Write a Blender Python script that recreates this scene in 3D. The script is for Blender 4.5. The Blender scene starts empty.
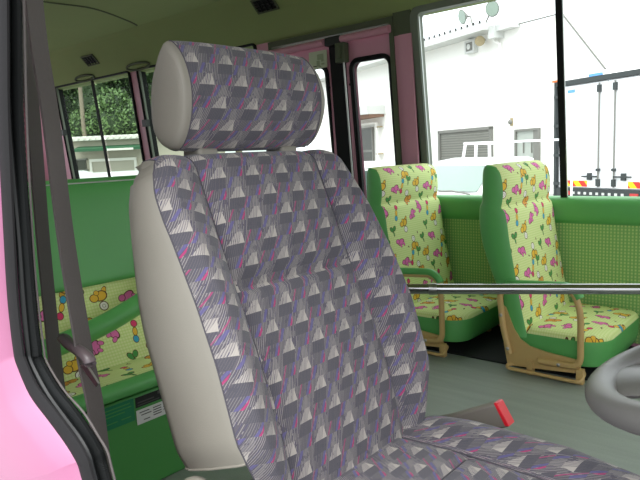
import bpy, math, random
from mathutils import Vector, Matrix, noise

SC = bpy.context.scene
COL = SC.collection
PI = math.pi
R_ = math.radians
ZC = 0.775                       # eye height over the bus floor


# ------------------------------------------------------------------ materials
def lin(c):
    c = c / 255.0
    return c / 12.92 if c <= 0.04045 else ((c + 0.055) / 1.055) ** 2.4


def rgb(r, g, b):
    return (lin(r), lin(g), lin(b), 1.0)


class N:
    """one float or vector socket of a node tree, with arithmetic"""
    tree = None

    def __init__(self, s):
        self.s = s

    @staticmethod
    def m(op, *a, clamp=False):
        n = N.tree.nodes.new('ShaderNodeMath')
        n.operation = op
        n.use_clamp = clamp
        for i, x in enumerate(a):
            if isinstance(x, N):
                N.tree.links.new(x.s, n.inputs[i])
            else:
                n.inputs[i].default_value = x
        return N(n.outputs[0])

    def __add__(self, o): return N.m('ADD', self, o)
    def __radd__(self, o): return N.m('ADD', o, self)
    def __sub__(self, o): return N.m('SUBTRACT', self, o)
    def __rsub__(self, o): return N.m('SUBTRACT', o, self)
    def __mul__(self, o): return N.m('MULTIPLY', self, o)
    def __rmul__(self, o): return N.m('MULTIPLY', o, self)
    def __truediv__(self, o): return N.m('DIVIDE', self, o)
    def fract(self): return N.m('FRACT', self)
    def floor(self): return N.m('FLOOR', self)
    def lt(self, o): return N.m('LESS_THAN', self, o)
    def gt(self, o): return N.m('GREATER_THAN', self, o)
    def sin(self): return N.m('SINE', self)


def both(*a):
    r = a[0]
    for x in a[1:]:
        r = r * x
    return r


def mixc(fac, a, b):
    n = N.tree.nodes.new('ShaderNodeMix')
    n.data_type = 'RGBA'
    for sock, x in ((n.inputs[0], fac), (n.inputs[6], a), (n.inputs[7], b)):
        if isinstance(x, N):
            N.tree.links.new(x.s, sock)
        else:
            sock.default_value = x
    return N(n.outputs[2])


def new_mat(name):
    m = bpy.data.materials.new(name)
    m.use_nodes = True
    t = m.node_tree
    b = next(n for n in t.nodes if n.type == 'BSDF_PRINCIPLED')
    N.tree = t
    return m, t, b


def uvxy():
    t = N.tree
    n = t.nodes.new('ShaderNodeUVMap')
    s = t.nodes.new('ShaderNodeSeparateXYZ')
    t.links.new(n.outputs[0], s.inputs[0])
    return N(s.outputs[0]), N(s.outputs[1]), N(n.outputs[0])


def noise_tex(scale, detail=3, vec=None, coord='Object', rough=0.5):
    t = N.tree
    n = t.nodes.new('ShaderNodeTexNoise')
    n.inputs['Scale'].default_value = scale
    n.inputs['Detail'].default_value = detail
    n.inputs['Roughness'].default_value = rough
    if vec is None:
        c = t.nodes.new('ShaderNodeTexCoord')
        t.links.new(c.outputs[coord], n.inputs['Vector'])
    else:
        t.links.new(vec.s, n.inputs['Vector'])
    return N(n.outputs[0])


def bump(b, h, strength, dist=0.002):
    t = N.tree
    n = t.nodes.new('ShaderNodeBump')
    n.inputs['Strength'].default_value = strength
    n.inputs['Distance'].default_value = dist
    t.links.new(h.s, n.inputs['Height'])
    t.links.new(n.outputs[0], b.inputs['Normal'])


def plain(name, col, rough=0.6, var=0.10, scale=14, metal=0.0, bmp=0.0, bscale=300, spec=0.5, coat=0.0):
    m, t, b = new_mat(name)
    f = noise_tex(scale, 4)
    d = tuple(c * (1 - var) for c in col[:3]) + (1,)
    l = tuple(min(1, c * (1 + var)) for c in col[:3]) + (1,)
    c = mixc(f, d, l)
    t.links.new(c.s, b.inputs['Base Color'])
    b.inputs['Roughness'].default_value = rough
    b.inputs['Metallic'].default_value = metal
    b.inputs['Specular IOR Level'].default_value = spec
    b.inputs['Coat Weight'].default_value = coat
    b.inputs['Coat Roughness'].default_value = 0.08
    if bmp:
        bump(b, noise_tex(bscale, 2), bmp)
    return m


def glass(name, tint=(0.93, 0.96, 0.94, 1)):
    m, t, b = new_mat(name)
    t.nodes.remove(b)
    out = next(n for n in t.nodes if n.type == 'OUTPUT_MATERIAL')
    tr = t.nodes.new('ShaderNodeBsdfTransparent')
    tr.inputs[0].default_value = tint
    gl = t.nodes.new('ShaderNodeBsdfGlossy')
    gl.inputs['Roughness'].default_value = 0.02
    fr = t.nodes.new('ShaderNodeFresnel')
    fr.inputs[0].default_value = 1.14
    mx = t.nodes.new('ShaderNodeMixShader')
    t.links.new((N(fr.outputs[0]) * 0.3).s, mx.inputs[0])
    t.links.new(tr.outputs[0], mx.inputs[1])
    t.links.new(gl.outputs[0], mx.inputs[2])
    t.links.new(mx.outputs[0], out.inputs[0])
    return m


def driver_fabric():
    m, t, b = new_mat('woven_purple_grey_fabric')
    u, v, uv = uvxy()
    W, H = 0.064, 0.0335
    row = (v / H).floor()
    x = ((u - v * 0.30) / W + row * 0.457)
    fu = x.fract()
    fv = (v / H).fract()
    cell = x.floor()
    tA = (fv - 0.5) * 2.0
    tB = fv * 2.0
    A = fv.gt(0.5)
    B = 1.0 - A
    # slanted hairlines
    hl = (u * 340.0 - v * 145.0)
    n1 = noise_tex(60, 2, uv)
    h1 = (hl + n1 * 0.25).fract()
    h2 = (hl * 0.53 + n1 * 0.3).fract()
    n2 = noise_tex(900, 2, uv)
    base = mixc(n2, rgb(72, 68, 75), rgb(101, 97, 103))
    base = mixc(h1.lt(0.30) * n1.gt(0.36) * 0.85, base, rgb(142, 137, 135))
    base = mixc(h2.lt(0.2) * n1.lt(0.5), base, rgb(78, 75, 94))
    # dark blocks under each bright sail
    blk = both(B, fu.gt(0.03 + tB * 0.06), fu.lt(0.46 + tB * 0.03))
    dark = mixc(n2, rgb(64, 63, 70), rgb(90, 88, 95))
    base = mixc(blk * 0.85, base, dark)
    blk2 = both(A, fu.gt(0.62 + tA * 0.05), fu.lt(0.93 + tA * 0.03))
    base = mixc(blk2 * 0.45, base, dark)
    # dim sail
    sl = fu - tB * 0.12
    dim = both(B, fu.gt(0.62 + tB * 0.14), fu.lt(0.93 - tB * 0.10))
    base = mixc(dim * h1.gt(0.55) * 0.65, base, rgb(126, 122, 121))
    blue = both(B, sl.gt(0.50), sl.lt(0.585))
    base = mixc(blue * 0.8, base, rgb(88, 84, 128))
    pk2 = both(B, sl.gt(0.44), sl.lt(0.475), (row * 0.5).fract().gt(0.2))
    base = mixc(pk2 * 0.7, base, rgb(146, 66, 106))
    # bright sail
    slA = fu - tA * 0.12
    strp = both(A, fu.gt(0.08 + tA * 0.20), fu.lt(0.38 + tA * 0.07), h1.gt(0.45))
    base = mixc(strp * 0.95, base, rgb(158, 152, 147))
    sail = both(A, fu.gt(0.35 + tA * 0.08), fu.lt(0.51 - tA * 0.10))
    base = mixc(sail * (0.86 + 0.14 * h1.gt(0.3)), base, rgb(164, 158, 151))
    pk = both(A, slA.gt(0.90), slA.lt(0.955))
    base = mixc(pk * 0.9, base, rgb(158, 56, 104))
    bl = both(A, slA.gt(0.81), slA.lt(0.885))
    base = mixc(bl * 0.8, base, rgb(90, 86, 130))
    pk3 = both(A, slA.gt(0.545), slA.lt(0.585), (cell * 0.5).fract().lt(0.3))
    base = mixc(pk3 * 0.8, base, rgb(150, 62, 102))
    t.links.new(base.s, b.inputs['Base Color'])
    b.inputs['Roughness'].default_value = 0.95
    b.inputs['Specular IOR Level'].default_value = 0.15
    b.inputs['Sheen Weight'].default_value = 0.15
    bump(b, n2, 0.25, 0.0008)
    return m


def blob_group():
    g = bpy.data.node_groups.new('printed_spot', 'ShaderNodeTree')
    I = g.interface
    def sock(n, ty, io='INPUT'):
        return I.new_socket(n, in_out=io, socket_type=ty)
    sock('Vector', 'NodeSocketVector')
    sock('Center', 'NodeSocketVector')
    sock('Half', 'NodeSocketVector')
    sock('NHalf', 'NodeSocketVector')
    sock('Radii', 'NodeSocketVector')
    sock('Angle', 'NodeSocketFloat')
    sock('Line', 'NodeSocketFloat')
    sock('Base', 'NodeSocketColor')
    sock('Fill', 'NodeSocketColor')
    sock('Outline', 'NodeSocketColor')
    sock('Color', 'NodeSocketColor', 'OUTPUT')
    gi = g.nodes.new('NodeGroupInput')
    go = g.nodes.new('NodeGroupOutput')
    def vm(op, *a):
        n = g.nodes.new('ShaderNodeVectorMath')
        n.operation = op
        for i, x in enumerate(a):
            g.links.new(x, n.inputs[i])
        return n
    d = vm('SUBTRACT', gi.outputs['Vector'], gi.outputs['Center']).outputs[0]
    w = vm('WRAP', d, gi.outputs['Half'], gi.outputs['NHalf']).outputs[0]
    r = g.nodes.new('ShaderNodeVectorRotate')
    r.rotation_type = 'Z_AXIS'
    g.links.new(w, r.inputs['Vector'])
    g.links.new(gi.outputs['Angle'], r.inputs['Angle'])
    q = vm('DIVIDE', r.outputs[0], gi.outputs['Radii']).outputs[0]
    ln = vm('LENGTH', q).outputs['Value']
    def math_(op, a, b):
        n = g.nodes.new('ShaderNodeMath')
        n.operation = op
        for i, x in enumerate((a, b)):
            if isinstance(x, (int, float)):
                n.inputs[i].default_value = x
            else:
                g.links.new(x, n.inputs[i])
        return n.outputs[0]
    inside = math_('LESS_THAN', ln, 1.0)
    core = math_('LESS_THAN', ln, gi.outputs['Line'])
    def mx(f, a, b_):
        n = g.nodes.new('ShaderNodeMix')
        n.data_type = 'RGBA'
        g.links.new(f, n.inputs[0])
        g.links.new(a, n.inputs[6])
        g.links.new(b_, n.inputs[7])
        return n.outputs[2]
    c1 = mx(inside, gi.outputs['Base'], gi.outputs['Outline'])
    c2 = mx(core, c1, gi.outputs['Fill'])
    g.links.new(c2, go.inputs['Color'])
    return g


BLOB = blob_group()
YEL, ORA, PIN, BLU, GRN, WHI, RED, BRN = (rgb(232, 186, 62), rgb(226, 158, 66), rgb(226, 112, 176), rgb(58, 164, 200),
                                          rgb(76, 152, 74), rgb(244, 240, 232), rgb(222, 60, 110), rgb(92, 62, 32))


def motif_fabric():
    m, t, b = new_mat('cartoon_print_green_fabric')
    u, v, uv = uvxy()
    P = 0.0085
    gu = (u / P).fract().lt(0.42)
    gv = (v / P).fract().lt(0.42)
    base = mixc(gu * 0.55, rgb(224, 234, 166), rgb(202, 222, 138))
    base = mixc(gv * 0.55, base, rgb(198, 220, 132))
    TW, TH = 0.235, 0.30
    spots = []
    def S(x, y, rx, ry, ang, fill, line=0.82, out=BRN):
        spots.append((x, y, rx, ry, ang, fill, line, out))
    def place(cx, cy, rot, items):
        c, s = math.cos(rot), math.sin(rot)
        for (x, y, rx, ry, a, f) in items:
            S(cx + x * c - y * s, cy + x * s + y * c, rx, ry, rot + a, f)
    k = 0.00165
    def cub(cx, cy, rot, col=YEL):            # little yellow animal balancing on a white ball
        place(cx, cy, rot, [(8*k, 13*k, 4.5*k, 9*k, -0.6, col), (1*k, 6*k, 12*k, 9*k, 0.2, col), (-11*k, 4*k, 8*k, 7*k, 0, col), (-5*k, 12*k, 5*k, 4.5*k, 0, col),
                            (2*k, -11*k, 8*k, 8*k, 0, WHI), (2*k, -11*k, 3*k, 3*k, 0, WHI)])
    def pig(cx, cy, rot):
        place(cx, cy, rot, [(0, 0, 13*k, 8*k, 0.1, PIN), (-11*k, 5*k, 7*k, 6*k, 0, PIN), (9*k, -7*k, 4*k, 6*k, 0.2, PIN), (-3*k, -8*k, 3.5*k, 5*k, 0, PIN)])
    def stick(cx, cy, rot):
        place(cx, cy, rot, [(0, 14*k, 5.5*k, 7*k, 0, BLU), (0, 1*k, 4.5*k, 8*k, 0, YEL), (0, -13*k, 6*k, 6.5*k, 0, RED)])
    def sprout(cx, cy, rot):
        place(cx, cy, rot, [(-4*k, 4*k, 5*k, 8*k, 0.6, GRN), (5*k, 5*k, 5*k, 7*k, -0.6, GRN), (0, -7*k, 2.2*k, 7*k, 0, GRN)])
    cub(.030, .262, 0.0)
    cub(.196, .215, 3.3, ORA)
    cub(.137, .100, 0.1)
    cub(.185, .020, 3.0)
    pig(.110, .255, 0.5)
    pig(.030, .165, -1.0)
    pig(.205, .140, 1.1)
    pig(.095, .035, 0.2)
    stick(.155, .262, -0.45)
    stick(.092, .155, 2.9)
    sprout(.068, .210, 0.2)
    sprout(.205, .285, -0.3)
    sprout(.060, .085, 0.1)
    sprout(.020, .035, 0.3)
    S(.125, .205, 3*k, 1.2*k, 0.8, BRN)
    S(.128, .198, 1.5*k, 3.5*k, 0.3, BRN)
    S(.140, .010, 3.5*k, 1.5*k, -0.5, BRN)
    S(.222, .060, 1.5*k, 3.5*k, 0.2, BRN)
    cur = base
    for (x, y, rx, ry, a, f, line, out) in spots:
        g = t.nodes.new('ShaderNodeGroup')
        g.node_tree = BLOB
        t.links.new(uv.s, g.inputs['Vector'])
        g.inputs['Center'].default_value = (x, y, 0)
        g.inputs['Half'].default_value = (TW / 2, TH / 2, 1)
        g.inputs['NHalf'].default_value = (-TW / 2, -TH / 2, -1)
        g.inputs['Radii'].default_value = (rx, ry, 1)
        g.inputs['Angle'].default_value = -a
        g.inputs['Line'].default_value = line
        t.links.new(cur.s, g.inputs['Base'])
        g.inputs['Fill'].default_value = f
        g.inputs['Outline'].default_value = out
        cur = N(g.outputs[0])
    t.links.new(cur.s, b.inputs['Base Color'])
    b.inputs['Roughness'].default_value = 0.75
    b.inputs['Specular IOR Level'].default_value = 0.35
    return m


def gingham():
    m, t, b = new_mat('green_gingham_fabric')
    u, v, uv = uvxy()
    P = 0.0125
    gu = (u / P).fract().lt(0.5)
    gv = (v / P).fract().lt(0.5)
    c = mixc(gu * gv, rgb(122, 174, 98), rgb(178, 202, 126))
    c = mixc((gu * (1.0 - gv)) * 0.45, c, rgb(152, 190, 110))
    t.links.new(c.s, b.inputs['Base Color'])
    b.inputs['Roughness'].default_value = 0.9
    return m


def floor_mat():
    m, t, b = new_mat('grey_green_vinyl_floor')
    c = t.nodes.new('ShaderNodeTexCoord')
    mp = t.nodes.new('ShaderNodeMapping')
    mp.inputs['Scale'].default_value = (1.2, 10, 1)
    t.links.new(c.outputs['Object'], mp.inputs[0])
    n = noise_tex(3, 5, N(mp.outputs[0]))
    n2 = noise_tex(220, 2)
    col = mixc(n, rgb(128, 137, 126), rgb(158, 165, 154))
    col = mixc(n2 * 0.35, col, rgb(92, 106, 98))
    t.links.new(col.s, b.inputs['Base Color'])
    b.inputs['Roughness'].default_value = 0.5
    return m


def chip_mat(name, base, spots, scale=60, thr=0.6, rough=0.8):
    m, t, b = new_mat(name)
    n = noise_tex(scale, 4)
    c = mixc(n.gt(thr), base, spots)
    t.links.new(c.s, b.inputs['Base Color'])
    b.inputs['Roughness'].default_value = rough
    return m


def stripe_mat(name, a, b2, period, rough=0.5):
    m, t, b = new_mat(name)
    u, v, uv = uvxy()
    c = mixc(((u + v) / period).fract().lt(0.5), a, b2)
    t.links.new(c.s, b.inputs['Base Color'])
    b.inputs['Roughness'].default_value = rough
    return m


M = dict(
    fabric=driver_fabric(), motif=motif_fabric(), gingham=gingham(), floor=floor_mat(),
    grey_vinyl=plain('warm_grey_vinyl', rgb(130, 126, 116), 0.55, 0.05, 20, bmp=0.12, bscale=500),
    seam=plain('dark_seam_thread', rgb(76, 73, 80), 0.9),
    green=plain('green_vinyl', rgb(92, 170, 92), 0.42, 0.06, 9, bmp=0.05),
    green_dk=plain('dark_green_vinyl', rgb(68, 140, 66), 0.5, 0.06, 9),
    beige=plain('beige_painted_metal', rgb(196, 166, 108), 0.42, 0.05, 18),
    chrome=plain('polished_steel', rgb(170, 170, 170), 0.10, 0.02, 10, metal=1.0),
    bolt=plain('steel_bolt', rgb(170, 170, 168), 0.3, 0.05, 30, metal=1.0),
    rubber=plain('black_rubber', rgb(18, 20, 20), 0.65, 0.1, 40, spec=0.2),
    seal_grey=plain('dark_grey_rubber', rgb(38, 37, 38), 0.7, 0.08, 60, bmp=0.1, spec=0.15),
    belt=plain('grey_webbing', rgb(92, 86, 84), 0.85, 0.08, 200, bmp=0.2, bscale=700),
    tongue=plain('grey_brown_plastic', rgb(84, 74, 76), 0.4, 0.05),
    wheel=plain('grey_steering_plastic', rgb(94, 93, 90), 0.36, 0.04, 12),
    wheel_dk=plain('dark_grey_plastic', rgb(82, 80, 80), 0.45, 0.04, 12),
    buckle=plain('grey_plastic', rgb(124, 118, 110), 0.5, 0.05),
    red=plain('red_plastic', rgb(214, 30, 44), 0.35, 0.03),
    pink_out=plain('pink_body_paint', rgb(172, 105, 139), 0.28, 0.02, 4, coat=0.6),
    pink_in=plain('pink_inner_paint', rgb(200, 142, 160), 0.42, 0.04, 6),
    lining=plain('green_cast_lining', rgb(136, 150, 96), 0.85, 0.04, 6),  # green cast of reflected light is put into this base colour
    lining_dk=plain('olive_trim', rgb(78, 86, 64), 0.7, 0.04, 6),
    frame=plain('grey_green_trim', rgb(104, 112, 98), 0.5, 0.05, 12),
    alu=plain('pale_aluminium', rgb(190, 196, 190), 0.35, 0.05, 12, metal=0.6),
    black=plain('black_paint', rgb(20, 22, 22), 0.5, 0.1),
    strip_black=plain('black_floor_strip', rgb(22, 26, 24), 0.8, 0.1),
    glass=glass('window_glass'),
    glass_dark=glass('smoked_glass', (0.62, 0.70, 0.62, 1)),
    paper=plain('pale_green_paper', rgb(186, 198, 168), 0.8, 0.04),
    ink=plain('dark_ink', rgb(150, 164, 132), 0.8, 0.02),
    label_black=plain('black_label', rgb(16, 18, 18), 0.35, 0.05),
    label_green=plain('teal_green_label', rgb(18, 116, 74), 0.4, 0.05),
    label_white=plain('white_label', rgb(206, 206, 202), 0.5, 0.03),
    label_ink=plain('label_ink', rgb(76, 74, 74), 0.6, 0.03),
    wall_white=plain('white_rendered_wall', rgb(246, 245, 240), 0.85, 0.03, 1.5),
    roof_grey=plain('pale_grey_roof_metal', rgb(202, 204, 200), 0.6, 0.05, 3),
    shutter=plain('grey_steel_shutter', rgb(150, 150, 140), 0.6, 0.06, 4),
    grey_trim=plain('grey_metal_trim', rgb(120, 120, 114), 0.6, 0.06, 4),
    rust=plain('rust_brown_soffit', rgb(150, 118, 100), 0.8, 0.12, 5),
    dark_win=plain('dark_interior', rgb(60, 62, 52), 0.3, 0.25, 3),
    pale_win=plain('pale_curtained_window', rgb(170, 176, 168), 0.3, 0.08, 3),
    truck_white=plain('white_truck_paint', rgb(238, 240, 242), 0.35, 0.02, 2),
    truck_dark=plain('dark_truck_frame', rgb(52, 58, 58), 0.5, 0.1, 6),
    orange=plain('orange_lens', rgb(235, 110, 40), 0.3, 0.03),
    red_lens=plain('red_lens', rgb(190, 60, 60), 0.3, 0.03),
    blue=plain('blue_sticker', rgb(96, 156, 220), 0.4, 0.03),
    hazard=stripe_mat('red_yellow_reflective', rgb(238, 50, 36), rgb(250, 206, 20), 0.30),
    car_white=plain('white_car_paint', rgb(236, 238, 238), 0.3, 0.02, 2, coat=0.4),
    car_glass=plain('car_window_glass', rgb(130, 150, 139), 0.2, 0.08, 2),
    car_glass_dk=plain('dark_car_window', rgb(52, 74, 64), 0.08, 0.1, 2),
    tyre=plain('tyre_rubber', rgb(34, 34, 34), 0.8, 0.1),
    garage=plain('beige_garage_wall', rgb(182, 176, 160), 0.85, 0.06, 1.5),
    garage_door=plain('beige_roller_door', rgb(170, 166, 152), 0.7, 0.05, 2),
    awning=plain('green_awning', rgb(44, 92, 62), 0.6, 0.1, 4),
    tile_white=plain('pale_roof_tile', rgb(226, 224, 216), 0.7, 0.05, 4),
    leaf=plain('dark_leaves', rgb(42, 64, 30), 0.6, 0.45, 2.2),
    leaf2=plain('fresh_green_leaves', rgb(96, 124, 72), 0.6, 0.4, 2.5),
    bark=plain('grey_bark', rgb(132, 122, 106), 0.9, 0.15, 5),
    asphalt=plain('grey_asphalt', rgb(150, 150, 146), 0.9, 0.08, 2),
    horn=plain('beige_horn', rgb(160, 146, 112), 0.6, 0.05),
    lamp_glass=plain('pale_lamp_glass', rgb(150, 166, 154), 0.15, 0.05),
)


# ------------------------------------------------------------------ mesh helpers
class MB:
    def __init__(s):
        s.v, s.f, s.uv, s.mi = [], [], [], []

    def face(s, idx, uv=None, mi=0):
        s.f.append(tuple(idx))
        s.uv.append(uv if uv else [(0, 0)] * len(idx))
        s.mi.append(mi)

    def grid(s, P, UV=None, mi=0, close_u=False, close_v=False, flip=False):
        r, c = len(P), len(P[0])
        b = len(s.v)
        for row in P:
            s.v += [tuple(p) for p in row]
        for i in range(r if close_v else r - 1):
            for j in range(c if close_u else c - 1):
                i2, j2 = (i + 1) % r, (j + 1) % c
                q = [(i, j), (i, j2), (i2, j2), (i2, j)]
                if flip:
                    q.reverse()
                uv = [UV[a][d] for a, d in q] if UV else None
                s.face([b + a * c + d for a, d in q], uv, mi)
        return s

    def ngon(s, pts, uv=None, mi=0):
        b = len(s.v)
        s.v += [tuple(p) for p in pts]
        s.face(range(b, b + len(pts)), uv, mi)
        return s

    def prism(s, pts, off, mi=0, uvf=None):
        """closed solid: polygon pts swept by vector off"""
        off = Vector(off)
        n = len(pts)
        b = len(s.v)
        A = [Vector(p) for p in pts]
        B = [p + off for p in A]
        s.v += [tuple(p) for p in A + B]
        uA = [uvf(p) for p in A] if uvf else None
        uB = [uvf(p) for p in B] if uvf else None
        s.face(range(b, b + n), uA, mi)
        s.face([b + n + i for i in reversed(range(n))], list(reversed(uB)) if uB else None, mi)
        for i in range(n):
            j = (i + 1) % n
            s.face([b + i, b + n + i, b + n + j, b + j], [uA[i], uB[i], uB[j], uA[j]] if uvf else None, mi)
        return s

    def box(s, lo, hi, mi=0, T=None, uvf=None):
        (x0, y0, z0), (x1, y1, z1) = lo, hi
        pts = [Vector((x0, y0, z0)), Vector((x1, y0, z0)), Vector((x1, y1, z0)), Vector((x0, y1, z0))]
        if T is None:
            return s.prism(pts, (0, 0, z1 - z0), mi, uvf)
        b = len(s.v)
        al = pts + [p + Vector((0, 0, z1 - z0)) for p in pts]
        s.v += [tuple(T(p)) for p in al]
        for q in ((0, 3, 2, 1), (4, 5, 6, 7), (0, 1, 5, 4), (1, 2, 6, 5), (2, 3, 7, 6), (3, 0, 4, 7)):
            s.face([b + i for i in q], None, mi)
        return s

    def tube(s, path, r, n=12, closed=False, mi=0, flat=None, up=None):
        """round (or flattened: flat=(ru, rv)) tube along a path"""
        path = [Vector(p) for p in path]
        k = len(path)
        rings = []
        prev = None
        for i, p in enumerate(path):
            if closed:
                d = path[(i + 1) % k] - path[i - 1]
            else:
                d = path[min(i + 1, k - 1)] - path[max(i - 1, 0)]
            d.normalize()
            if up is not None:
                a = Vector(up)
            elif prev is None:
                a = Vector((0, 0, 1)) if abs(d.z) < 0.9 else Vector((1, 0, 0))
            else:
                a = prev
            a = (a - d * a.dot(d)).normalized()
            prev = a
            c = d.cross(a)
            rr = r[i] if isinstance(r, (list, tuple)) else r
            ru, rv = (flat[0] * rr, flat[1] * rr) if flat else (rr, rr)
            rings.append([p + a * math.cos(2 * PI * j / n) * ru + c * math.sin(2 * PI * j / n) * rv for j in range(n)])
        b = len(s.v)
        s.grid(rings, None, mi, close_u=True, close_v=closed)
        if not closed:
            s.face([b + j for j in reversed(range(n))], None, mi)
            s.face([b + (k - 1) * n + j for j in range(n)], None, mi)
        return s

    def ball(s, c, r, n=12, mi=0, T=None):
        c = Vector(c)
        rr = r if isinstance(r, (tuple, list)) else (r, r, r)
        rows = []
        for i in range(n // 2 + 1):
            th = PI * i / (n // 2)
            th = min(max(th, 0.02), PI - 0.02)
            row = []
            for j in range(n):
                ph = 2 * PI * j / n
                p = Vector((rr[0] * math.sin(th) * math.cos(ph), rr[1] * math.sin(th) * math.sin(ph), rr[2] * math.cos(th)))
                row.append(c + (T @ p if T else p))
            rows.append(row)
        b = len(s.v)
        s.grid(rows, None, mi, close_u=True, flip=True)
        s.face([b + j for j in range(n)], None, mi)
        s.face([b + (n // 2) * n + j for j in reversed(range(n))], None, mi)
        return s

    def cyl(s, a, b_, r, n=16, mi=0):
        return s.tube([a, b_], r, n, False, mi)

    def build(s, name, mats, parent=None, smooth=35, bevel=0, wn=False):
        me = bpy.data.meshes.new(name)
        me.from_pydata(s.v, [], s.f)
        for mm in (mats if isinstance(mats, (list, tuple)) else [mats]):
            me.materials.append(mm)
        ul = me.uv_layers.new(name='UVMap')
        k = 0
        for fi, f in enumerate(s.f):
            for j in range(len(f)):
                ul.data[k].uv = s.uv[fi][j]
                k += 1
        me.polygons.foreach_set('material_index', s.mi)
        if smooth:
            me.polygons.foreach_set('use_smooth', [True] * len(s.f))
            me.set_sharp_from_angle(angle=R_(smooth))
        me.update()
        o = bpy.data.objects.new(name, me)
        COL.objects.link(o)
        if bevel:
            bv = o.modifiers.new('edge', 'BEVEL')
            bv.width = bevel
            bv.segments = 3
            bv.limit_method = 'ANGLE'
        if parent is not None:
            o.parent = parent
            L = Vector((0, 0, 0)) if parent.parent else Vector(parent.location)
            o.matrix_parent_inverse = Matrix.Translation(-L)
        return o


def tag(o, label=None, cat=None, group=None, kind=None):
    if label: o['label'] = label
    if cat: o['category'] = cat
    if group: o['group'] = group
    if kind: o['kind'] = kind
    return o


def thing(name, loc, label, cat, group=None):
    o = bpy.data.objects.new(name, None)
    COL.objects.link(o)
    o.location = loc
    o.empty_display_size = 0.1
    return tag(o, label, cat, group)


def struct(o):
    o['kind'] = 'structure'
    return o


def kids(o):
    return [c for c in COL.objects if c.parent == o]


def copy_tree(o, parent=None):
    c = o.copy()
    COL.objects.link(c)
    if parent is not None:
        c.parent = parent
    for ch in kids(o):
        copy_tree(ch, c)
    return c


def smoothstep(a, b, x):
    t = min(max((x - a) / (b - a), 0), 1)
    return t * t * (3 - 2 * t)


def interp(tab, x):
    if x <= tab[0][0]: return tab[0][1]
    for (a, va), (b, vb) in zip(tab, tab[1:]):
        if x <= b:
            return va + (vb - va) * (x - a) / (b - a)
    return tab[-1][1]


def spline(pts, n=8, closed=False):
    """Catmull-Rom through points"""
    P = [Vector(p) for p in pts]
    k = len(P)
    out = []
    seg = k if closed else k - 1
    for i in range(seg):
        if closed:
            p0, p1, p2, p3 = P[i - 1], P[i], P[(i + 1) % k], P[(i + 2) % k]
        else:
            p0, p1, p2, p3 = P[max(i - 1, 0)], P[i], P[i + 1], P[min(i + 2, k - 1)]
        for j in range(n):
            t = j / n
            out.append(0.5 * ((2 * p1) + (p2 - p0) * t + (2 * p0 - 5 * p1 + 4 * p2 - p3) * t * t + (3 * p1 - p0 - 3 * p2 + p3) * t ** 3))
    if not closed:
        out.append(P[-1])
    return out


def rounded(pts, r, n=5):
    """polyline with filleted inner corners"""
    P = [Vector(p) for p in pts]
    out = [P[0]]
    for i in range(1, len(P) - 1):
        a, b, c = P[i - 1], P[i], P[i + 1]
        d1, d2 = (a - b), (c - b)
        k = min(r, d1.length * 0.49, d2.length * 0.49)
        s, e = b + d1.normalized() * k, b + d2.normalized() * k
        for j in range(n + 1):
            t = j / n
            out.append((s * (1 - t) + b * t) * (1 - t) + (b * (1 - t) + e * t) * t)
    out.append(P[-1])
    return out


def rrect(x0, z0, x1, z1, r, n=5):
    out = []
    for cx, cz, a0 in ((x1 - r, z1 - r, 0), (x0 + r, z1 - r, 90), (x0 + r, z0 + r, 180), (x1 - r, z0 + r, 270)):
        for j in range(n + 1):
            a = R_(a0 + 90 * j / n)
            out.append((cx + r * math.cos(a), cz + r * math.sin(a)))
    return out


# ------------------------------------------------------------------ camera
cam = bpy.data.cameras.new('camera')
co = bpy.data.objects.new('camera', cam)
COL.objects.link(co)
rt = Vector((0.75719073, 0.65165799, -0.04476679))
upv = Vector((-0.05573765, 0.13274515, 0.98958175))
fw = Vector((-0.65081143, 0.74680693, -0.13683528))
mw = Matrix((rt, upv, -fw)).transposed().to_4x4()
mw.translation = (0, 0, ZC)
co.matrix_world = mw
cam.sensor_fit = 'HORIZONTAL'
cam.sensor_width = 36
cam.lens = 618.8457 * 36 / 640
cam.clip_start = 0.02
cam.clip_end = 500
SC.camera = co

# ------------------------------------------------------------------ light
w = bpy.data.worlds.new('overcast_sky')
SC.world = w
w.use_nodes = True
N.tree = w.node_tree
bg = next(n for n in w.node_tree.nodes if n.type == 'BACKGROUND')
tc = w.node_tree.nodes.new('ShaderNodeTexCoord')
sp = w.node_tree.nodes.new('ShaderNodeSeparateXYZ')
w.node_tree.links.new(tc.outputs['Generated'], sp.inputs[0])
nz = noise_tex(1.6, 4, N(tc.outputs['Generated']))
g = N.m('MULTIPLY', N(sp.outputs[2]), 1.0, clamp=True)
sky = mixc(g, rgb(196, 200, 204), (1.15, 1.19, 1.25, 1))
sky = mixc(nz * 0.15, sky, rgb(225, 232, 240))
w.node_tree.links.new(sky.s, bg.inputs[0])
bg.inputs[1].default_value = 3.1
sun = bpy.data.lights.new('hazy_sun', 'SUN')
sun.energy = 2.4
sun.angle = R_(30)
sun.color = (1, 0.97, 0.92)
so = bpy.data.objects.new('hazy_sun', sun)
COL.objects.link(so)
so.rotation_euler = (R_(28), 0, R_(15))

SC.view_settings.view_transform = 'Standard'
SC.view_settings.look = 'None'
SC.view_settings.gamma = 1
SC.view_settings.use_curve_mapping = False
SC.view_settings.exposure = 0.0

# ------------------------------------------------------------------ bus shell
YW, ZS = 2.46, 0.561             # inner face of the far wall at its sill
ZT = 1.375                       # top of the windows
XR, XF = -5.2, 1.0               # rear and front of the cabin


def yw(z):
    return YW - 0.10 * max(0.0, z - ZS)


def wallbox(mb, x0, x1, z0, z1, out=0.05, inn=0.0, mi=0):
    """piece of the far wall: leans inward above the sill"""
    pts = [(x0, yw(z0) - inn, z0), (x0, yw(z0) + out, z0), (x0, yw(z1) + out, z1), (x0, yw(z1) - inn, z1)]
    mb.prism(pts, (x1 - x0, 0, 0), mi)


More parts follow.
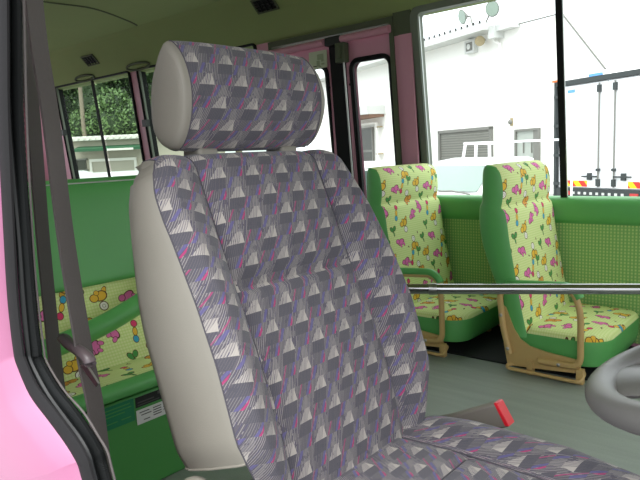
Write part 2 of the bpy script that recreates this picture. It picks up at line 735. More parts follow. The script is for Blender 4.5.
f = MB()
f.box((XR, 0.30, -0.04), (XF, 2.50, 0.0))
struct(f.build('floor', M['floor']))
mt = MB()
mt.box((-1.45, 2.03, 0.0), (XF, 2.46, 0.006))  # flat black strip over the floor along the far wall
o = struct(mt.build('trim_1', M['strip_black'], bpy.data.objects['floor']))

wl = MB()
wallbox(wl, XR, -2.36, -0.4, ZS, mi=0)
wallbox(wl, -1.585, XF, -0.4, ZS, mi=0)
wallbox(wl, XR, XF, ZT, 1.62, mi=1)
wallbox(wl, -2.36, -1.585, 1.34, ZT, mi=1)
for x0, x1 in ((XR, -4.70), (-3.665, -3.585), (-2.46, -2.36)):
    wallbox(wl, x0, x1, ZS, ZT, mi=0)
wallbox(wl, -1.583, -1.492, ZS - 0.3, 1.277, inn=0.012, mi=0)
wallbox(wl, -1.555, -1.492, ZS - 0.3, 1.277, inn=0.020, mi=0)
wallbox(wl, -1.583, -1.492, 1.277, ZT, inn=0.010, mi=2)
struct(wl.build('wall_left', [M['pink_in'], M['lining'], M['lining_dk']], smooth=20))

# padded green vinyl sill and gingham lining under the front window
pad = MB()
prof = [(0.000, 0.462), (0.020, 0.470), (0.030, 0.500), (0.030, 0.540), (0.020, 0.562), (-0.02, 0.570), (-0.05, 0.566)]
xs = [-1.49 + i * (XF + 1.49) / 20 for i in range(21)]
pad.grid([[(x, YW - d, z) for d, z in prof] for x in xs], flip=True)
struct(pad.build('trim_2', M['green'], smooth=60))
gp = MB()
gp.ngon([(-1.49, YW - 0.006, 0.02), (XF, YW - 0.006, 0.02), (XF, YW - 0.006, 0.465), (-1.49, YW - 0.006, 0.465)],
        [(0, 0), (2.49, 0), (2.49, 0.445), (0, 0.445)])
gp.box((-1.49, YW - 0.0055, 0.02), (XF, YW, 0.464))
struct(gp.build('trim_3', M['gingham'], smooth=0))

# ceiling, coves, roof skin
c = MB()
c.box((XR, 0.60, 1.575), (XF, 2.20, 1.60))
seam = spline([(-3.06, 1.15, 1.575), (-3.05, 1.54, 1.575), (-3.035, 1.78, 1.575), (-3.17, 2.06, 1.575), (-3.25, 2.18, 1.575)], 6)
struct(c.build('ceiling', M['lining'], smooth=20))
sm = MB()
sm.tube(seam, 0.006, 8)
struct(sm.build('trim_4', M['lining_dk'], bpy.data.objects['ceiling']))
cv = MB()
cp = [(2.40, 1.360), (2.372, 1.372), (2.335, 1.415), (2.29, 1.478), (2.245, 1.535), (2.195, 1.576)]
cp = [(p.x, p.y) for p in spline([(a, b, 0) for a, b in cp], 3)]
cv.grid([[(x, y, z) for y, z in cp] for x in (XR, -3.0, -1.0, XF)])
cv.prism([(XR, 2.40, 1.36), (XR, 2.47, 1.36), (XR, 2.47, 1.60), (XR, 2.20, 1.60), (XR, 2.20, 1.577)], (XF - XR, 0, 0))
struct(cv.build('trim_5', M['lining'], smooth=40))
cv = MB()
cv.prism([(XR, 0.34, 1.36), (XR, 0.62, 1.578), (XR, 0.62, 1.60), (XR, 0.30, 1.60), (XR, 0.30, 1.36)], (XF - XR, 0, 0))
struct(cv.build('trim_6', M['lining'], smooth=20))
rf = MB()
rf.box((XR - .05, 0.27, 1.60), (XF + .1, 2.50, 1.68))
struct(rf.build('roof', M['pink_out'], smooth=20, bevel=0.02))

# rear and near-side walls
rw = MB()
rw.box((XR - .05, 0.28, -0.4), (XR, 2.50, ZS))
rw.box((XR - .05, 0.28, 1.3), (XR, 2.50, 1.62))
rw.box((XR - .05, 0.28, ZS), (XR, 0.50, 1.3))
rw.box((XR - .05, 2.28, ZS), (XR, 2.50, 1.3))
struct(rw.build('wall_back', M['pink_in'], smooth=20))
nw = MB()
nw.box((XR, 0.30, -0.4), (-0.84, 0.345, ZS))
nw.box((XR, 0.30, 1.36), (XF, 0.345, 1.62))
nw.box((-0.86, 0.30, 1.28), (XF, 0.345, 1.36))  # unseen strip added below the door header to keep light off the headrest
nw.box((XR, 0.30, ZS), (-5.0, 0.345, 1.36))
nw.box((-3.0, 0.30, ZS), (-2.9, 0.345, 1.36))
nw.box((-1.10, 0.30, ZS), (-0.86, 0.345, 1.36))
struct(nw.build('wall_right', M['pink_in'], smooth=20))
fl = MB()
fl.box((XF, 0.30, -0.4), (XF + 0.05, 2.50, ZS))
fl.box((XF, 0.30, 1.26), (XF + 0.05, 2.50, 1.62))  # unseen windshield header, added to cut front light on the headrest
struct(fl.build('wall_front', M['pink_in'], smooth=20))


# ---- windows on the far wall
def wpt(x, z, d=0.0):
    return Vector((x, yw(z) + d, z))


def ring_frame(mb, x0, z0, x1, z1, r, wd, d0, d1, mi=0):
    """rounded rectangular frame lying in the far wall; wd = bar width, d0..d1 depth"""
    o_ = rrect(x0, z0, x1, z1, r)
    i_ = rrect(x0 + wd, z0 + wd, x1 - wd, z1 - wd, max(r - wd, 0.004))
    rows = []
    for (a, b) in zip(o_, i_):
        rows.append([wpt(a[0], a[1], d1), wpt(a[0], a[1], d0), wpt((a[0] + b[0]) / 2, (a[1] + b[1]) / 2, d0 - 0.004), wpt(b[0], b[1], d0), wpt(b[0], b[1], d1)])
    mb.grid(rows, None, mi, close_v=True, close_u=True)


def pane(name, x0, z0, x1, z1, mat, d, parent):
    p = MB()
    p.ngon([wpt(x0, z0, d), wpt(x1, z0, d), wpt(x1, z1, d), wpt(x0, z1, d)])
    return struct(p.build(name, mat, parent, smooth=0))


# large front side window
fr = MB()
ring_frame(fr, -1.497, 0.500, 0.75, 1.392, 0.06, 0.038, -0.012, 0.03)
w1 = struct(fr.build('window_1', M['frame']))
sb = MB()
wallbox(sb, -0.877, -0.853, 0.56, 1.37, out=0.004, inn=0.004)
struct(sb.build('sash_bar', M['rubber'], w1, smooth=20))
sb = MB()
wallbox(sb, -0.8525, -0.850, 0.56, 1.37, out=0.004, inn=0.002)
wallbox(sb, -1.4595, -1.456, 0.58, 1.355, out=0.004, inn=0.004)
struct(sb.build('sash_strip', M['alu'], w1, smooth=20))
sb = MB()
wallbox(sb, -1.45, 0.71, 0.540, 0.562, out=0.03, inn=0.0)
struct(sb.build('window_sill', M['frame'], w1, smooth=20))
pane('window_pane', -1.46, 0.57, -0.86, 1.36, M['glass'], 0.012, w1)
pane('window_pane', -0.87, 0.57, 0.71, 1.36, M['glass'], 0.026, w1)

# rear side windows (smoked)
for k, (x0, x1, xb) in enumerate(((-4.70, -3.665, -4.155), (-3.585, -2.46, -3.03))):
    fr = MB()
    ring_frame(fr, x0, 0.55, x1, 1.385, 0.03, 0.018, -0.010, 0.05)
    wn_ = struct(fr.build('window_%d' % (k + 2), M['rubber']))
    sb = MB()
    wallbox(sb, xb - 0.011, xb + 0.011, 0.56, 1.37, out=0.008, inn=0.004)
    struct(sb.build('sash_bar', M['rubber'], wn_, smooth=20))
    sb = MB()
    wallbox(sb, x0 + 0.018, x0 + 0.030, 0.56, 1.37, out=0.008, inn=0.006)
    struct(sb.build('sash_strip', M['frame'], wn_, smooth=20))
    sb = MB()
    zc = 1.03
    sb.box((x0 + 0.0, yw(zc) - 0.03, zc - 0.022), (x0 + 0.045, yw(zc) + 0.0, zc + 0.022))
    struct(sb.build('window_catch', M['black'], wn_, smooth=20))
    pane('window_pane', x0 + .01, 0.56, xb, 1.375, M['glass_dark'], 0.012, wn_)
    pane('window_pane', xb, 0.56, x1 - .01, 1.375, M['glass_dark'], 0.026, wn_)

# near side windows, behind the driver (light the bench)
for k, (x0, x1) in enumerate(((-5.0, -3.0), (-2.9, -1.10))):
    fr = MB()
    for a, b in (((x0, ZS), (x1, ZS + .03)), ((x0, 1.33), (x1, 1.36)), ((x0, ZS), (x0 + .03, 1.36)), ((x1 - .03, ZS), (x1, 1.36))):
        fr.box((a[0], 0.295, a[1]), (b[0], 0.35, b[1]))
    wn_ = struct(fr.build('window_%d' % (k + 4), M['rubber'], smooth=20))
    p = MB()
    p.ngon([(x0, .32, ZS), (x1, .32, ZS), (x1, .32, 1.36), (x0, .32, 1.36)])
    struct(p.build('window_pane', M['glass'], wn_, smooth=0))

# ---- folding passenger door
d = MB()
wallbox(d, -1.605, -1.583, 0.0, 1.345, out=0.05, inn=0.016)
wallbox(d, -2.36, -1.583, 1.335, 1.362, out=0.05, inn=0.016)
wallbox(d, -2.36, -2.335, 0.0, 1.345, out=0.05, inn=0.016)
door = struct(d.build('door_1', M['lining_dk'], smooth=20))
for (x0, x1, g0, g1) in ((-1.873, -1.606, -1.845, -1.622), (-2.33, -1.972, -2.30, -1.998)):
    l = MB()
    zb, zt = 0.0, 1.30
    gz0, gz1 = 0.35, 1.205
    o_ = rrect(x0, zb, x1, zt, 0.004)
    i_ = rrect(g0, gz0, g1, gz1, 0.05)
    for dd, fl_ in ((0.004, False), (0.04, True)):
        l.grid([[wpt(a[0], a[1], dd), wpt(b[0], b[1], dd)] for a, b in zip(o_, i_)], close_v=True, flip=fl_)
    l.grid([[wpt(a[0], a[1], 0.004), wpt(a[0], a[1], 0.04)] for a in o_], close_v=True)
    lf = struct(l.build('door_leaf', M['pink_in'], door, smooth=20))
    fr = MB()
    ring_frame(fr, g0 - 0.012, gz0 - 0.012, g1 + 0.012, gz1 + 0.012, 0.055, 0.022, -0.004, 0.012)
    struct(fr.build('window_seal', M['rubber'], lf))
    pane('window_pane', g0, gz0, g1, gz1, M['glass'], 0.02, lf)
    sc_ = MB()
    for z in (0.62, 0.86, 1.10):
        for x in ((x1 - 0.012), (x0 + 0.012)):
            p = wpt(x, z, 0.004)
            sc_.cyl(p, p + Vector((0, -0.006, 0)), 0.006, 10)
    struct(sc_.build('screw', M['black'], lf))
gpb = MB()
wallbox(gpb, -1.974, -1.871, 0.0, 1.315, out=0.03, inn=-0.006)
struct(gpb.build('hinge_rubber', M['rubber'], door, smooth=20))
rl = MB()
rl.tube([(-2.34, yw(1.3) - 0.03, 1.303), (-1.97, yw(1.3) - 0.03, 1.306)], 0.017, 12)
struct(rl.build('door_rail', M['pink_in'], door))
rl = MB()
rl.tube([(-1.865, yw(1.3) - 0.03, 1.306), (-1.592, yw(1.3) - 0.03, 1.309)], 0.017, 12)
struct(rl.build('door_rail', M['pink_in'], door))
rl = MB()
rl.box((-1.965, yw(1.3) - 0.035, 1.285), (-1.868, yw(1.3), 1.325))
struct(rl.build('rail_bracket', M['black'], door, smooth=20, bevel=0.004))
hd = MB()
hd.box((-1.900, yw(1.25) - 0.045, 1.20), (-1.845, yw(1.25) - 0.005, 1.29))
hd.box((-1.885, yw(1.25) - 0.055, 1.215), (-1.862, yw(1.25) - 0.045, 1.275))
struct(hd.build('door_closer', M['lining_dk'], door, smooth=20, bevel=0.004))
rd = MB()
rd.cyl((-1.865, yw(1.2) - 0.028, 1.21), (-1.868, yw(0.3) - 0.028, 0.3), 0.005, 10)
struct(rd.build('door_rod', M['alu'], door))
# notice on the rear leaf
NZ = 0
nt = thing('notice', (-2.02, yw(1.24), 1.2), 'small pale green paper notice stuck on the pink folding door', 'notice')
p = MB()
p.box((-2.10, yw(1.24) - 0.004, 1.195), (-1.985, yw(1.24) - 0.001, 1.278))
p.build('sheet', M['paper'], nt, smooth=0)
p = MB()
for (xa, za, xb, zb) in ((-2.045, 1.262, -2.02, 1.235), (-2.02, 1.262, -2.005, 1.225), (-2.05, 1.232, -2.03, 1.205), (-2.02, 1.218, -2.0, 1.21)):
    p.box((min(xa, xb), yw(1.24) - 0.0055, min(za, zb)), (max(xa, xb), yw(1.24) - 0.0045, max(za, zb)))
p.build('printed_mark', M['ink'], nt, smooth=0)


# ---- vents and oval outlets on the cove
def cove_T(x, t):
    """frame on the sloping cove at height fraction t"""
    a, b = Vector((0, 2.385, 1.375)), Vector((0, 2.2, 1.575))
    dv = (b - a).normalized()
    n = Vector((0, -dv.z, dv.y)) * 1.0
    n = Vector((0, -abs(dv.z), -abs(dv.y)))
    o_ = a + (b - a) * t
    return Vector((x, o_.y, o_.z)), dv, n


for (x, t, lab) in ((-3.985, 0.53, 'square black ceiling vent above the rear tree-side window'),
                    (-2.25, 0.72, 'square black ceiling vent above the driver seat headrest')):
    q, dv, n = cove_T(x, t)
    X = Vector((1, 0, 0))
    def T(p, q=q, dv=dv, n=n): return q + X * p.x * 0.86 + dv * p.y * 0.86 + n * p.z
    v = thing('ceiling_vent', q, lab, 'vent', 'ceiling vents')
    b = MB()
    for lo, hi in (((-.085, -.045, 0), (.085, -.037, .010)), ((-.085, .037, 0), (.085, .045, .010)), ((-.085, -.045, 0), (-.077, .045, .010)), ((.077, -.045, 0), (.085, .045, .010))):
        b.box(lo, hi, T=T)
    b.build('frame', M['lining_dk'], v, smooth=20)
    b = MB()
    b.box((-.078, -.038, -.004), (.078, .038, .002), T=T)
    b.build('grille_back', M['black'], v, smooth=20)
    for k in range(4):
        b = MB()
        b.box((-.077, -.028 + k * .018, .002), (.077, -.024 + k * .018, .007), T=T)
        b.build('slat', M['rubber'], v, smooth=20)
    for k in range(3):
        b = MB()
        b.box((-.04 + k * .04 - .002, -.037, .002), (-.04 + k * .04 + .002, .037, .008), T=T)
        b.build('divider', M['rubber'], v, smooth=20)

for (x, lab) in ((-4.20, 'oval lamp in the cove above the rear window, farther one'), (-3.53, 'oval lamp in the cove beside the pink window pillar')):
    q = Vector((x, 2.356, 1.392))
    v = thing('courtesy_lamp', q, lab, 'lamp', 'oval cove lamps')
    n = Vector((0, -0.75, -0.66)).normalized()
    s_ = Vector((0, -n.z, n.y)).normalized()
    b = MB()
    ring = [q + Vector((1, 0, 0)) * math.cos(a) * 0.125 + s_ * math.sin(a) * 0.024 + n * 0.008 for a in [2 * PI * i / 28 for i in range(28)]]
    b.tube(ring, 0.007, 8, closed=True)
    b.build('bezel', M['lining_dk'], v)
    b = MB()
    b.ball(q + n * 0.002, (0.118, 0.018, 0.012), 16)
    b.build('lens', M['lining'], v)

# ------------------------------------------------------------------ driver's door frame (near side)
seal_g = [(-.7052, .9547), (-.735, .8296), (-.7562, .6908), (-.7657, .6167), (-.7663, .5568), (-.761, .5393), (-.7319, .5068), (-.6861, .4844), (-.6522, .4676), (-.6297, .4516), (-.6207, .431)]
seal_k = [(-.7136, .9575), (-.742, .8302), (-.7512, .69), (-.7574, .616), (-.7591, .5591), (-.756, .538), (-.7224, .5069), (-.6838, .4851), (-.6522, .4692), (-.6331, .4532), (-.6229, .4266)]
seal_r = [(-.711, .958), (-.7373, .83), (-.7512, .6891), (-.7564, .6146), (-.7562, .5558), (-.7527, .5366), (-.7171, .5071), (-.6757, .4871), (-.6451, .4684), (-.6272, .4532), (-.6173, .4253)]
seal_e = [(-.704, .9574), (-.728, .8294), (-.7464, .6887), (-.7507, .6143), (-.7487, .5538), (-.7447, .5366), (-.7074, .5088), (-.6635, .4908), (-.6342, .4695), (-.6175, .4552), (-.6079, .4262)]


def ext(t):
    a, b = Vector(t[0]), Vector(t[1])
    top = a + (a - b) * 2.6
    c_, d_ = Vector(t[-1]), Vector(t[-2])
    dd = (c_ - d_).normalized()
    return [tuple(top)] + list(t) + [tuple(c_ + dd * 0.15), tuple(c_ + dd * 0.4)]


def xz(t, y):
    return spline([(a, y, b) for a, b in ext(t)], 6)


seal_g = [(a - 0.005, z - 0.003) for a, z in seal_g]
sl = thing('door_seal', (-0.75, 0.31, 0.0), 'black rubber weatherstrip curving down the rear edge of the driver door opening', 'door seal')
b = MB(); b.tube(xz(seal_g, 0.310), 1.0, 10, flat=(0.004, 0.0145), up=(0, 1, 0)); b.build('outer_strip', M['seal_grey'], sl)
b = MB(); b.tube(xz(seal_k, 0.317), 0.004, 8); b.build('groove_strip', M['black'], sl)
b = MB()
pth = spline([(a, 0.325, z) for a, z in ext(seal_r)], 40)
b.tube(pth, [1.03 if i % 2 else 0.97 for i in range(len(pth))], 10, flat=(0.006, 0.0088), up=(0, 1, 0))
b.build('ribbed_bulb', M['rubber'], sl)
b = MB(); b.tube(xz(seal_e, 0.331), 0.0014, 8); b.build('edge_lip', M['belt'], sl)

# pink body side behind the opening
bp = MB()
edge = [(a, z) for a, z in ext(seal_g)]
edge = [(p.x, p.y) for p in spline([(a, z, 0) for a, z in edge], 6)]
rows = []
for (a, z) in edge:
    rows.append([(a - 0.002, 0.322, z), (a - 0.010, 0.309, z), (a - 0.020, 0.300, z - 0.004), (a - 0.05, 0.291, z - 0.02), (a - 0.12, 0.281, z - 0.05), (a - 0.30, 0.276, z - 0.10), (-1.6, 0.276, z - 0.16), (XR, 0.276, z - 0.16)])
bp.grid(rows, flip=True)
struct(bp.build('trim_7', M['pink_out'], bpy.data.objects['wall_right'], smooth=80))

# ------------------------------------------------------------------ seat belt
sbelt = thing('seat_belt', (-0.85, 0.41, 0.0), 'grey driver seat belt webbing hanging beside the door opening with its tongue', 'seat belt')


def strap(path, width, wdir, th=0.0014, n=10):
    P = spline(path, n)
    rows = []
    wv = Vector(wdir).normalized()
    for i, p in enumerate(P):
        dd = (P[min(i + 1, len(P) - 1)] - P[max(i - 1, 0)]).normalized()
        a = (wv - dd * wv.dot(dd)).normalized()
        nn = dd.cross(a)
        rows.append([p + a * width / 2 + nn * th, p - a * width / 2 + nn * th, p - a * width / 2 - nn * th, p + a * width / 2 - nn * th])
    mb = MB()
    mb.grid(rows, close_u=True)
    return mb


wd = (0.55, 0.83, 0)
strap([(-.835, .415, 1.30), (-.823, .40, .99), (-.810, .40, .836), (-.802, .40, .676), (-.783, .40, .526), (-.764, .40, .402), (-.762, .40, .05)], 0.044, (-0.60, 0.80, 0)).build('belt_strap', M['belt'], sbelt)
strap([(-.898, .43, 1.30), (-.899, .42, 1.008), (-.903, .42, .843), (-.913, .42, .667), (-.916, .42, .481), (-.914, .42, .384), (-.912, .42, .05)], 0.042, (-0.66, 0.75, 0)).build('belt_strap', M['belt'], sbelt)
b = MB()
b.box((-.93, .385, 1.27), (-.80, .425, 1.34))
b.build('belt_guide', M['tongue'], sbelt, smooth=20, bevel=0.01)
b = MB()
path = spline([(-.846, .402, .531), (-.832, .398, .534), (-.80, .39, .533), (-.762, .386, .530), (-.744, .386, .522), (-.746, .386, .514)], 6)
b.tube(path, [0.6, 0.7, 0.8] + [1.0] * (len(path) - 6) + [0.9, 0.75, 0.5], 12, flat=(0.0072, 0.0085), up=(0, 0, 1))
tg = b.build('belt_tongue', M['tongue'], sbelt)
b = MB()
b.prism([(-.758, .3795, .515), (-.742, .3795, .519), (-.716, .3795, .499), (-.722, .3795, .493)], (0, 0.003, 0))
b.build('tongue_blade', M['bolt'], tg, smooth=0)

# ------------------------------------------------------------------ driver's seat
TL = R_(20.0)
P0 = Vector((-0.585, 0.69, 0.415))
UP = Vector((-math.sin(TL), 0, math.cos(TL)))
NN = Vector((math.cos(TL), 0, math.sin(TL)))
YY = Vector((0, 1, 0))


def B(s, y, d):
    return P0 + UP * s + YY * y + NN * d


seat = thing('driver_seat', (-0.5, 0.69, 0.0), 'driver seat in grey and purple patterned fabric with grey vinyl sides', 'seat')
WTAB = [(-0.16, 0.140), (-0.12, 0.165), (-0.08, 0.188), (-0.03, 0.208), (0.0, 0.216), (0.30, 0.214), (0.34, 0.210), (0.37, 0.200), (0.385, 0.190), (0.395, 0.178)]
BTAB = [(-0.16, 0.01), (-0.10, 0.024), (-0.02, 0.048), (0.10, 0.055), (0.18, 0.048), (0.27, 0.032), (0.34, 0.014), (0.40, 0.004)]
SEAM_Y = 0.130


def dfront(s, y, w):
    a = abs(y)
    bol = interp(BTAB, s)
    lum = 0.010 * math.exp(-((s - 0.05) / 0.12) ** 2) + 0.004 * (1 - (a / 0.13) ** 2 if a < .13 else 0)
    if a < SEAM_Y:
        d = lum
        e = SEAM_Y - a
        d -= 0.006 * math.exp(-(e / 0.010) ** 2)
        d -= 0.017 * math.exp(-((s - 0.193) / 0.012) ** 2) * (1 - 0.85 * smoothstep(SEAM_Y - 0.022, SEAM_Y, a))
        d += 0.012 * smoothstep(0.21, 0.27, s) * (1 - smoothstep(0.30, 0.40, s)) * (1 - (a / SEAM_Y) ** 4)
        # pull towards the bolster
        d += bol * 0.12 * smoothstep(0.06, SEAM_Y, a)
    else:
        t = (a - SEAM_Y) / max(w - SEAM_Y, 0.02)
        e = a - SEAM_Y
        d = bol * (0.12 + 0.88 * math.sin(min(t * 1.35, 1.0) * PI / 2)) - 0.006 * math.exp(-(e / 0.008) ** 2)
        d -= 0.020 * smoothstep(0.74, 1.0, t) * (0.4 + bol / 0.05 * 0.6) + 0.010 * smoothstep(0.9, 1.0, t)
    return d


svals = [-0.16 + 0.53 * i / 44 for i in range(45)]
rows_sd = []                    # (s, extra depth) : straight part then the rolled top
for s in svals:
    rows_sd.append((s, 0.0))
for k in range(1, 13):
    a = PI * 0.5 * k / 12
    rows_sd.append((0.37 + 0.034 * math.sin(a), -0.045 * (1 - math.cos(a))))
arcs = [-0.16]
for p, q in zip(rows_sd, rows_sd[1:]):
    arcs.append(arcs[-1] + math.dist(p, q))
front_l, front_r = [], []
top_edge = []
bk = MB()
for part in (-1, 0, 1):
    P_, U_ = [], []
    nn_ = 34 if part == 0 else 16
    for i, (s, e) in enumerate(rows_sd):
        w = interp(WTAB, s)
        row, ru = [], []
        for j in range(nn_ + 1):
            t = j / nn_
            if part == 0:
                y = -SEAM_Y + 2 * SEAM_Y * t
                ru.append((y, arcs[i]))
            else:
                y = part * (SEAM_Y + (w - SEAM_Y) * t) if part > 0 else -(w + (SEAM_Y - w) * t)
                # the bolster panels are cut on the bias, so the print leans over
                dy = (abs(y) - SEAM_Y) * part * 1.30
                th = R_(9 if part > 0 else 12)
                ru.append((part * 0.15 + dy * math.cos(th) - arcs[i] * math.sin(th), arcs[i] * math.cos(th) + dy * math.sin(th)))
            row.append(B(s, y, dfront(s, y if abs(y) != SEAM_Y else y * (1 - 1e-6), w) + e))
        P_.append(row)
        U_.append(ru)
    if part == -1: front_l = [r[0] for r in P_]
    if part == 1: front_r = [r[-1] for r in P_]
    top_edge += P_[-1] if part == -1 else P_[-1][1:]
    bk.grid(P_, U_)
back = bk.build('backrest', M['fabric'], seat, smooth=60)

# grey vinyl side panels and back shell wrapped round from one front edge to the other
sh = MB()
rows = []
for i, (s, e) in enumerate(rows_sd):
    if s < -0.033:
        continue
    w = interp(WTAB, s)
    dl = dfront(s, -w, w) + e
    th = 0.125 - 0.055 * smoothstep(0.15, 0.40, s)
    db = -max(th, 0.06) if e == 0 else min(-0.070, e - 0.012)
    row = []
    wo = w + 0.006
    ss = s - (0.0 if e == 0 else 0.004)
    prof = [(-w, dl), (-wo + 0.001, dl - 0.008), (-wo - 0.003, dl * 0.55 + db * 0.45), (-wo - 0.001, dl * 0.2 + db * 0.8), (-wo + 0.008, db * 0.97), (-wo + 0.030, db - 0.006), (-w * 0.5, db - 0.012), (0, db - 0.014),
            (w * 0.5, db - 0.012), (wo - 0.030, db - 0.006), (wo - 0.008, db * 0.97), (wo + 0.001, dl * 0.2 + db * 0.8), (wo + 0.003, dl * 0.55 + db * 0.45), (wo - 0.001, dl - 0.008), (w, dl)]
    for j, (y, d_) in enumerate(prof):
        row.append(B(s if j in (0, len(prof) - 1) else ss, y, d_))
    rows.append(row)
sh.grid(rows, flip=True)
# lid over the rolled top
top_b = rows[-1]
lid = top_edge + [top_b[j] for j in range(len(prof) - 2, 0, -1)]
sh.ngon(lid)
sh.build('side_panel', M['grey_vinyl'], back, smooth=50)['label'] = 'grey vinyl side and back panel'


def seam_line(pts, r=0.0016, name='seam', par=None):
    m_ = MB()
    m_.tube(pts, r * 0.75, 6)
    return m_.build(name, M['seam'], par)


for sg in (-1, 1):
    pts = []
    for i, (s, e) in enumerate(rows_sd):
        if s > -0.10:
            w = interp(WTAB, s)
            pts.append(B(s, sg * SEAM_Y, dfront(s, sg * (SEAM_Y + .0005), w) + e + 0.0006))
    seam_line(pts, 0.0014, 'seam', back)
pts = [B(0.195, y, dfront(0.195, y, .21) + 0.001) for y in [-.126 + .252 * i / 20 for i in range(21)]]
seam_line(pts, 0.0016, 'seam', back)
pts = [B(s, -interp(WTAB, s) + .0005, dfront(s, -interp(WTAB, s), interp(WTAB, s)) + e + .001) for (s, e) in rows_sd if s > -.08]
seam_line(pts, 0.0014, 'piping', back)
hem = MB()
hem.tube(rows[0], 0.0018, 8)
hem.build('hem', M['grey_vinyl'], back)

# headrest
HC = Vector((-0.747, 0.692, 0.868))
HU = Vector((0, 0, 1))
HX = Vector((1, 0, 0))
# profile in (forward, up): strongly rounded front, chamfered back
HP = [(0.004, -0.080), (0.020, -0.066), (0.034, -0.040), (0.041, -0.008), (0.039, 0.022), (0.029, 0.050), (0.014, 0.070), (-0.002, 0.080),
      (-0.014, 0.070), (-0.026, 0.050), (-0.035, 0.030), (-0.041, 0.004), (-0.044, -0.030), (-0.042, -0.058), (-0.030, -0.074), (-0.012, -0.081)]
HPs = [(p.x, p.y) for p in spline([(a, b_, 0) for a, b_ in HP], 3, closed=True)]
HE = 0.137                       # half length of the fabric part


def hscale(y):
    a = abs(y)
    if a < HE:
        return 1.0 - 0.045 * (a / HE) ** 4
    t = min((a - HE) / 0.014, 1.0)
    return 0.955 - 0.04 * t - 0.16 * t ** 5


def hring(y):
    s = hscale(y)
    return [HC + YY * y + HX * (a * (0.7 + 0.3 * s)) + HU * (b_ * s) for a, b_ in HPs]


def hrest_uv(y, k):
    return (y, sum(math.dist(HPs[i], HPs[i + 1]) for i in range(k)) * 1.0 if k < len(HPs) else 0)


per = [0]
for i in range(len(HPs)):
    per.append(per[-1] + math.dist(HPs[i], HPs[(i + 1) % len(HPs)]))
ys = [-HE + 2 * HE * i / 24 for i in range(25)]
hr = MB()
nP = len(HPs)
P_, U_ = [], []
for y in ys:
    r_ = hring(y)
    P_.append(r_ + [r_[0]])
    U_.append([(y + 0.012, 0.012 + q) for q in per])
hr.grid(P_, U_, flip=True)
headrest = hr.build('headrest', M['fabric'], seat, smooth=60)
for sg in (-1, 1):
    cp_ = MB()
    yy = [HE + q for q in (0, 0.003, 0.006, 0.009, 0.0115, 0.0135, 0.014)]
    rows = [hring(sg * q) for q in yy]
    # last ring shrinks to a soft pad
    cen = sum(rows[-1], Vector()) / nP
    rows.append([p + (cen - p) * 0.25 + YY * sg * 0.002 for p in rows[-1]])
    rows.append([p + (cen - p) * 0.8 + YY * sg * 0.003 for p in rows[-2]])
    cp_.grid(rows, close_u=True, flip=(sg > 0))
    b0 = len(cp_.v)
    cp_.ngon(rows[-1] if sg < 0 else list(reversed(rows[-1])))
    cp_.build('end_panel', M['grey_vinyl'], headrest, smooth=60)['label'] = 'grey vinyl end of the headrest'
    seam_line([p + YY * sg * 0.0008 for p in hring(sg * HE)], 0.0014, 'piping', headrest)
for sg in (-1, 1):
    b = MB()
    b.cyl((-0.757, 0.690 + sg * 0.088, 0.70), (-0.757, 0.690 + sg * 0.088, 0.86), 0.006, 12)
    b.build('headrest_post', M['chrome'], seat)
    b = MB()
    b.box((-0.778, 0.690 + sg * 0.088 - 0.019, 0.772), (-0.736, 0.690 + sg * 0.088 + 0.019, 0.793))
    b.build('post_sleeve', M['grey_vinyl'], seat, smooth=20, bevel=0.006)

# cushion
cu = MB()
CX0, CX1 = -0.66, -0.06
CW = 0.235


def cz(x, y):
    a = abs(y)
    base = interp([(-0.66, 0.300), (-0.56, 0.312), (-0.45, 0.318), (-0.30, 0.316), (-0.20, 0.302), (-0.12, 0.272), (-0.06, 0.225)], x)
    bol = 0.018 * smoothstep(-0.66, -0.45, x) - 0.050 * (1 - smoothstep(-0.66, -0.52, x)) * smoothstep(0.12, .2, a)
    z = base - 0.006 * math.exp(-((a - 0.115) / 0.008) ** 2) + bol * smoothstep(0.115, 0.17, a)
    t = max(0, (a - 0.17) / (CW - 0.17))
    z -= 0.060 * t ** 2.6
    z -= 0.006 * math.exp(-((x + 0.42) / 0.008) ** 2) * (1 if a < .115 else 0)
    return z


nx, ny = 40, 50
P_, U_ = [], []
for i in range(nx + 1):
    x = CX0 + (CX1 - CX0) * i / nx
    wf = 1.0 - 0.04 * smoothstep(-0.2, -0.06, x) - 0.10 * (1 - smoothstep(-0.66, -0.58, x))
    row, ru = [], []
    for j in range(ny + 1):
        y = (-1 + 2 * j / ny) * CW
        row.append((x, 0.69 + y * wf, cz(x, y)))
        if abs(y) > 0.115:
            ru.append((-y * 1.05 + 0.013, -x * 1.0 + 0.007 + y * 0.25))
        else:
            ru.append((y, -x))
    P_.append(row)
    U_.append(ru)
cu.grid(P_, U_, flip=True)
cush = cu.build('seat_cushion', M['fabric'], seat, smooth=60)
sd = MB()
loop = [P_[0][j] for j in range(ny + 1)] + [P_[i][-1] for i in range(1, nx + 1)] + [P_[-1][j] for j in range(ny - 1, -1, -1)] + [P_[i][0] for i in range(nx - 1, 0, -1)]
cen = Vector((-0.36, 0.69, 0))
rows = [loop]
for dz, k in ((0.02, 1.01), (0.06, 1.015), (0.10, 0.99), (0.12, 0.93)):
    rows.append([(cen.x + (p[0] - cen.x) * k, cen.y + (p[1] - cen.y) * k, max(p[2] - dz, 0.16)) for p in loop])
sd.grid(rows, close_u=True)
sd.ngon(list(rows[-1]))
sd.build('cushion_side', M['grey_vinyl'], cush, smooth=60)
for sg in (-1, 1):
    pts = [(x, 0.69 + sg * 0.115, cz(x, 0.115) + 0.001) for x in [-0.64 + 0.56 * i / 30 for i in range(31)]]
    seam_line(pts, 0.0016, 'seam', cush)
seam_line([(-0.42, 0.69 + y, cz(-0.42, y) + .001) for y in [-.113 + .226 * i / 14 for i in range(15)]], 0.0014, 'seam', cush)
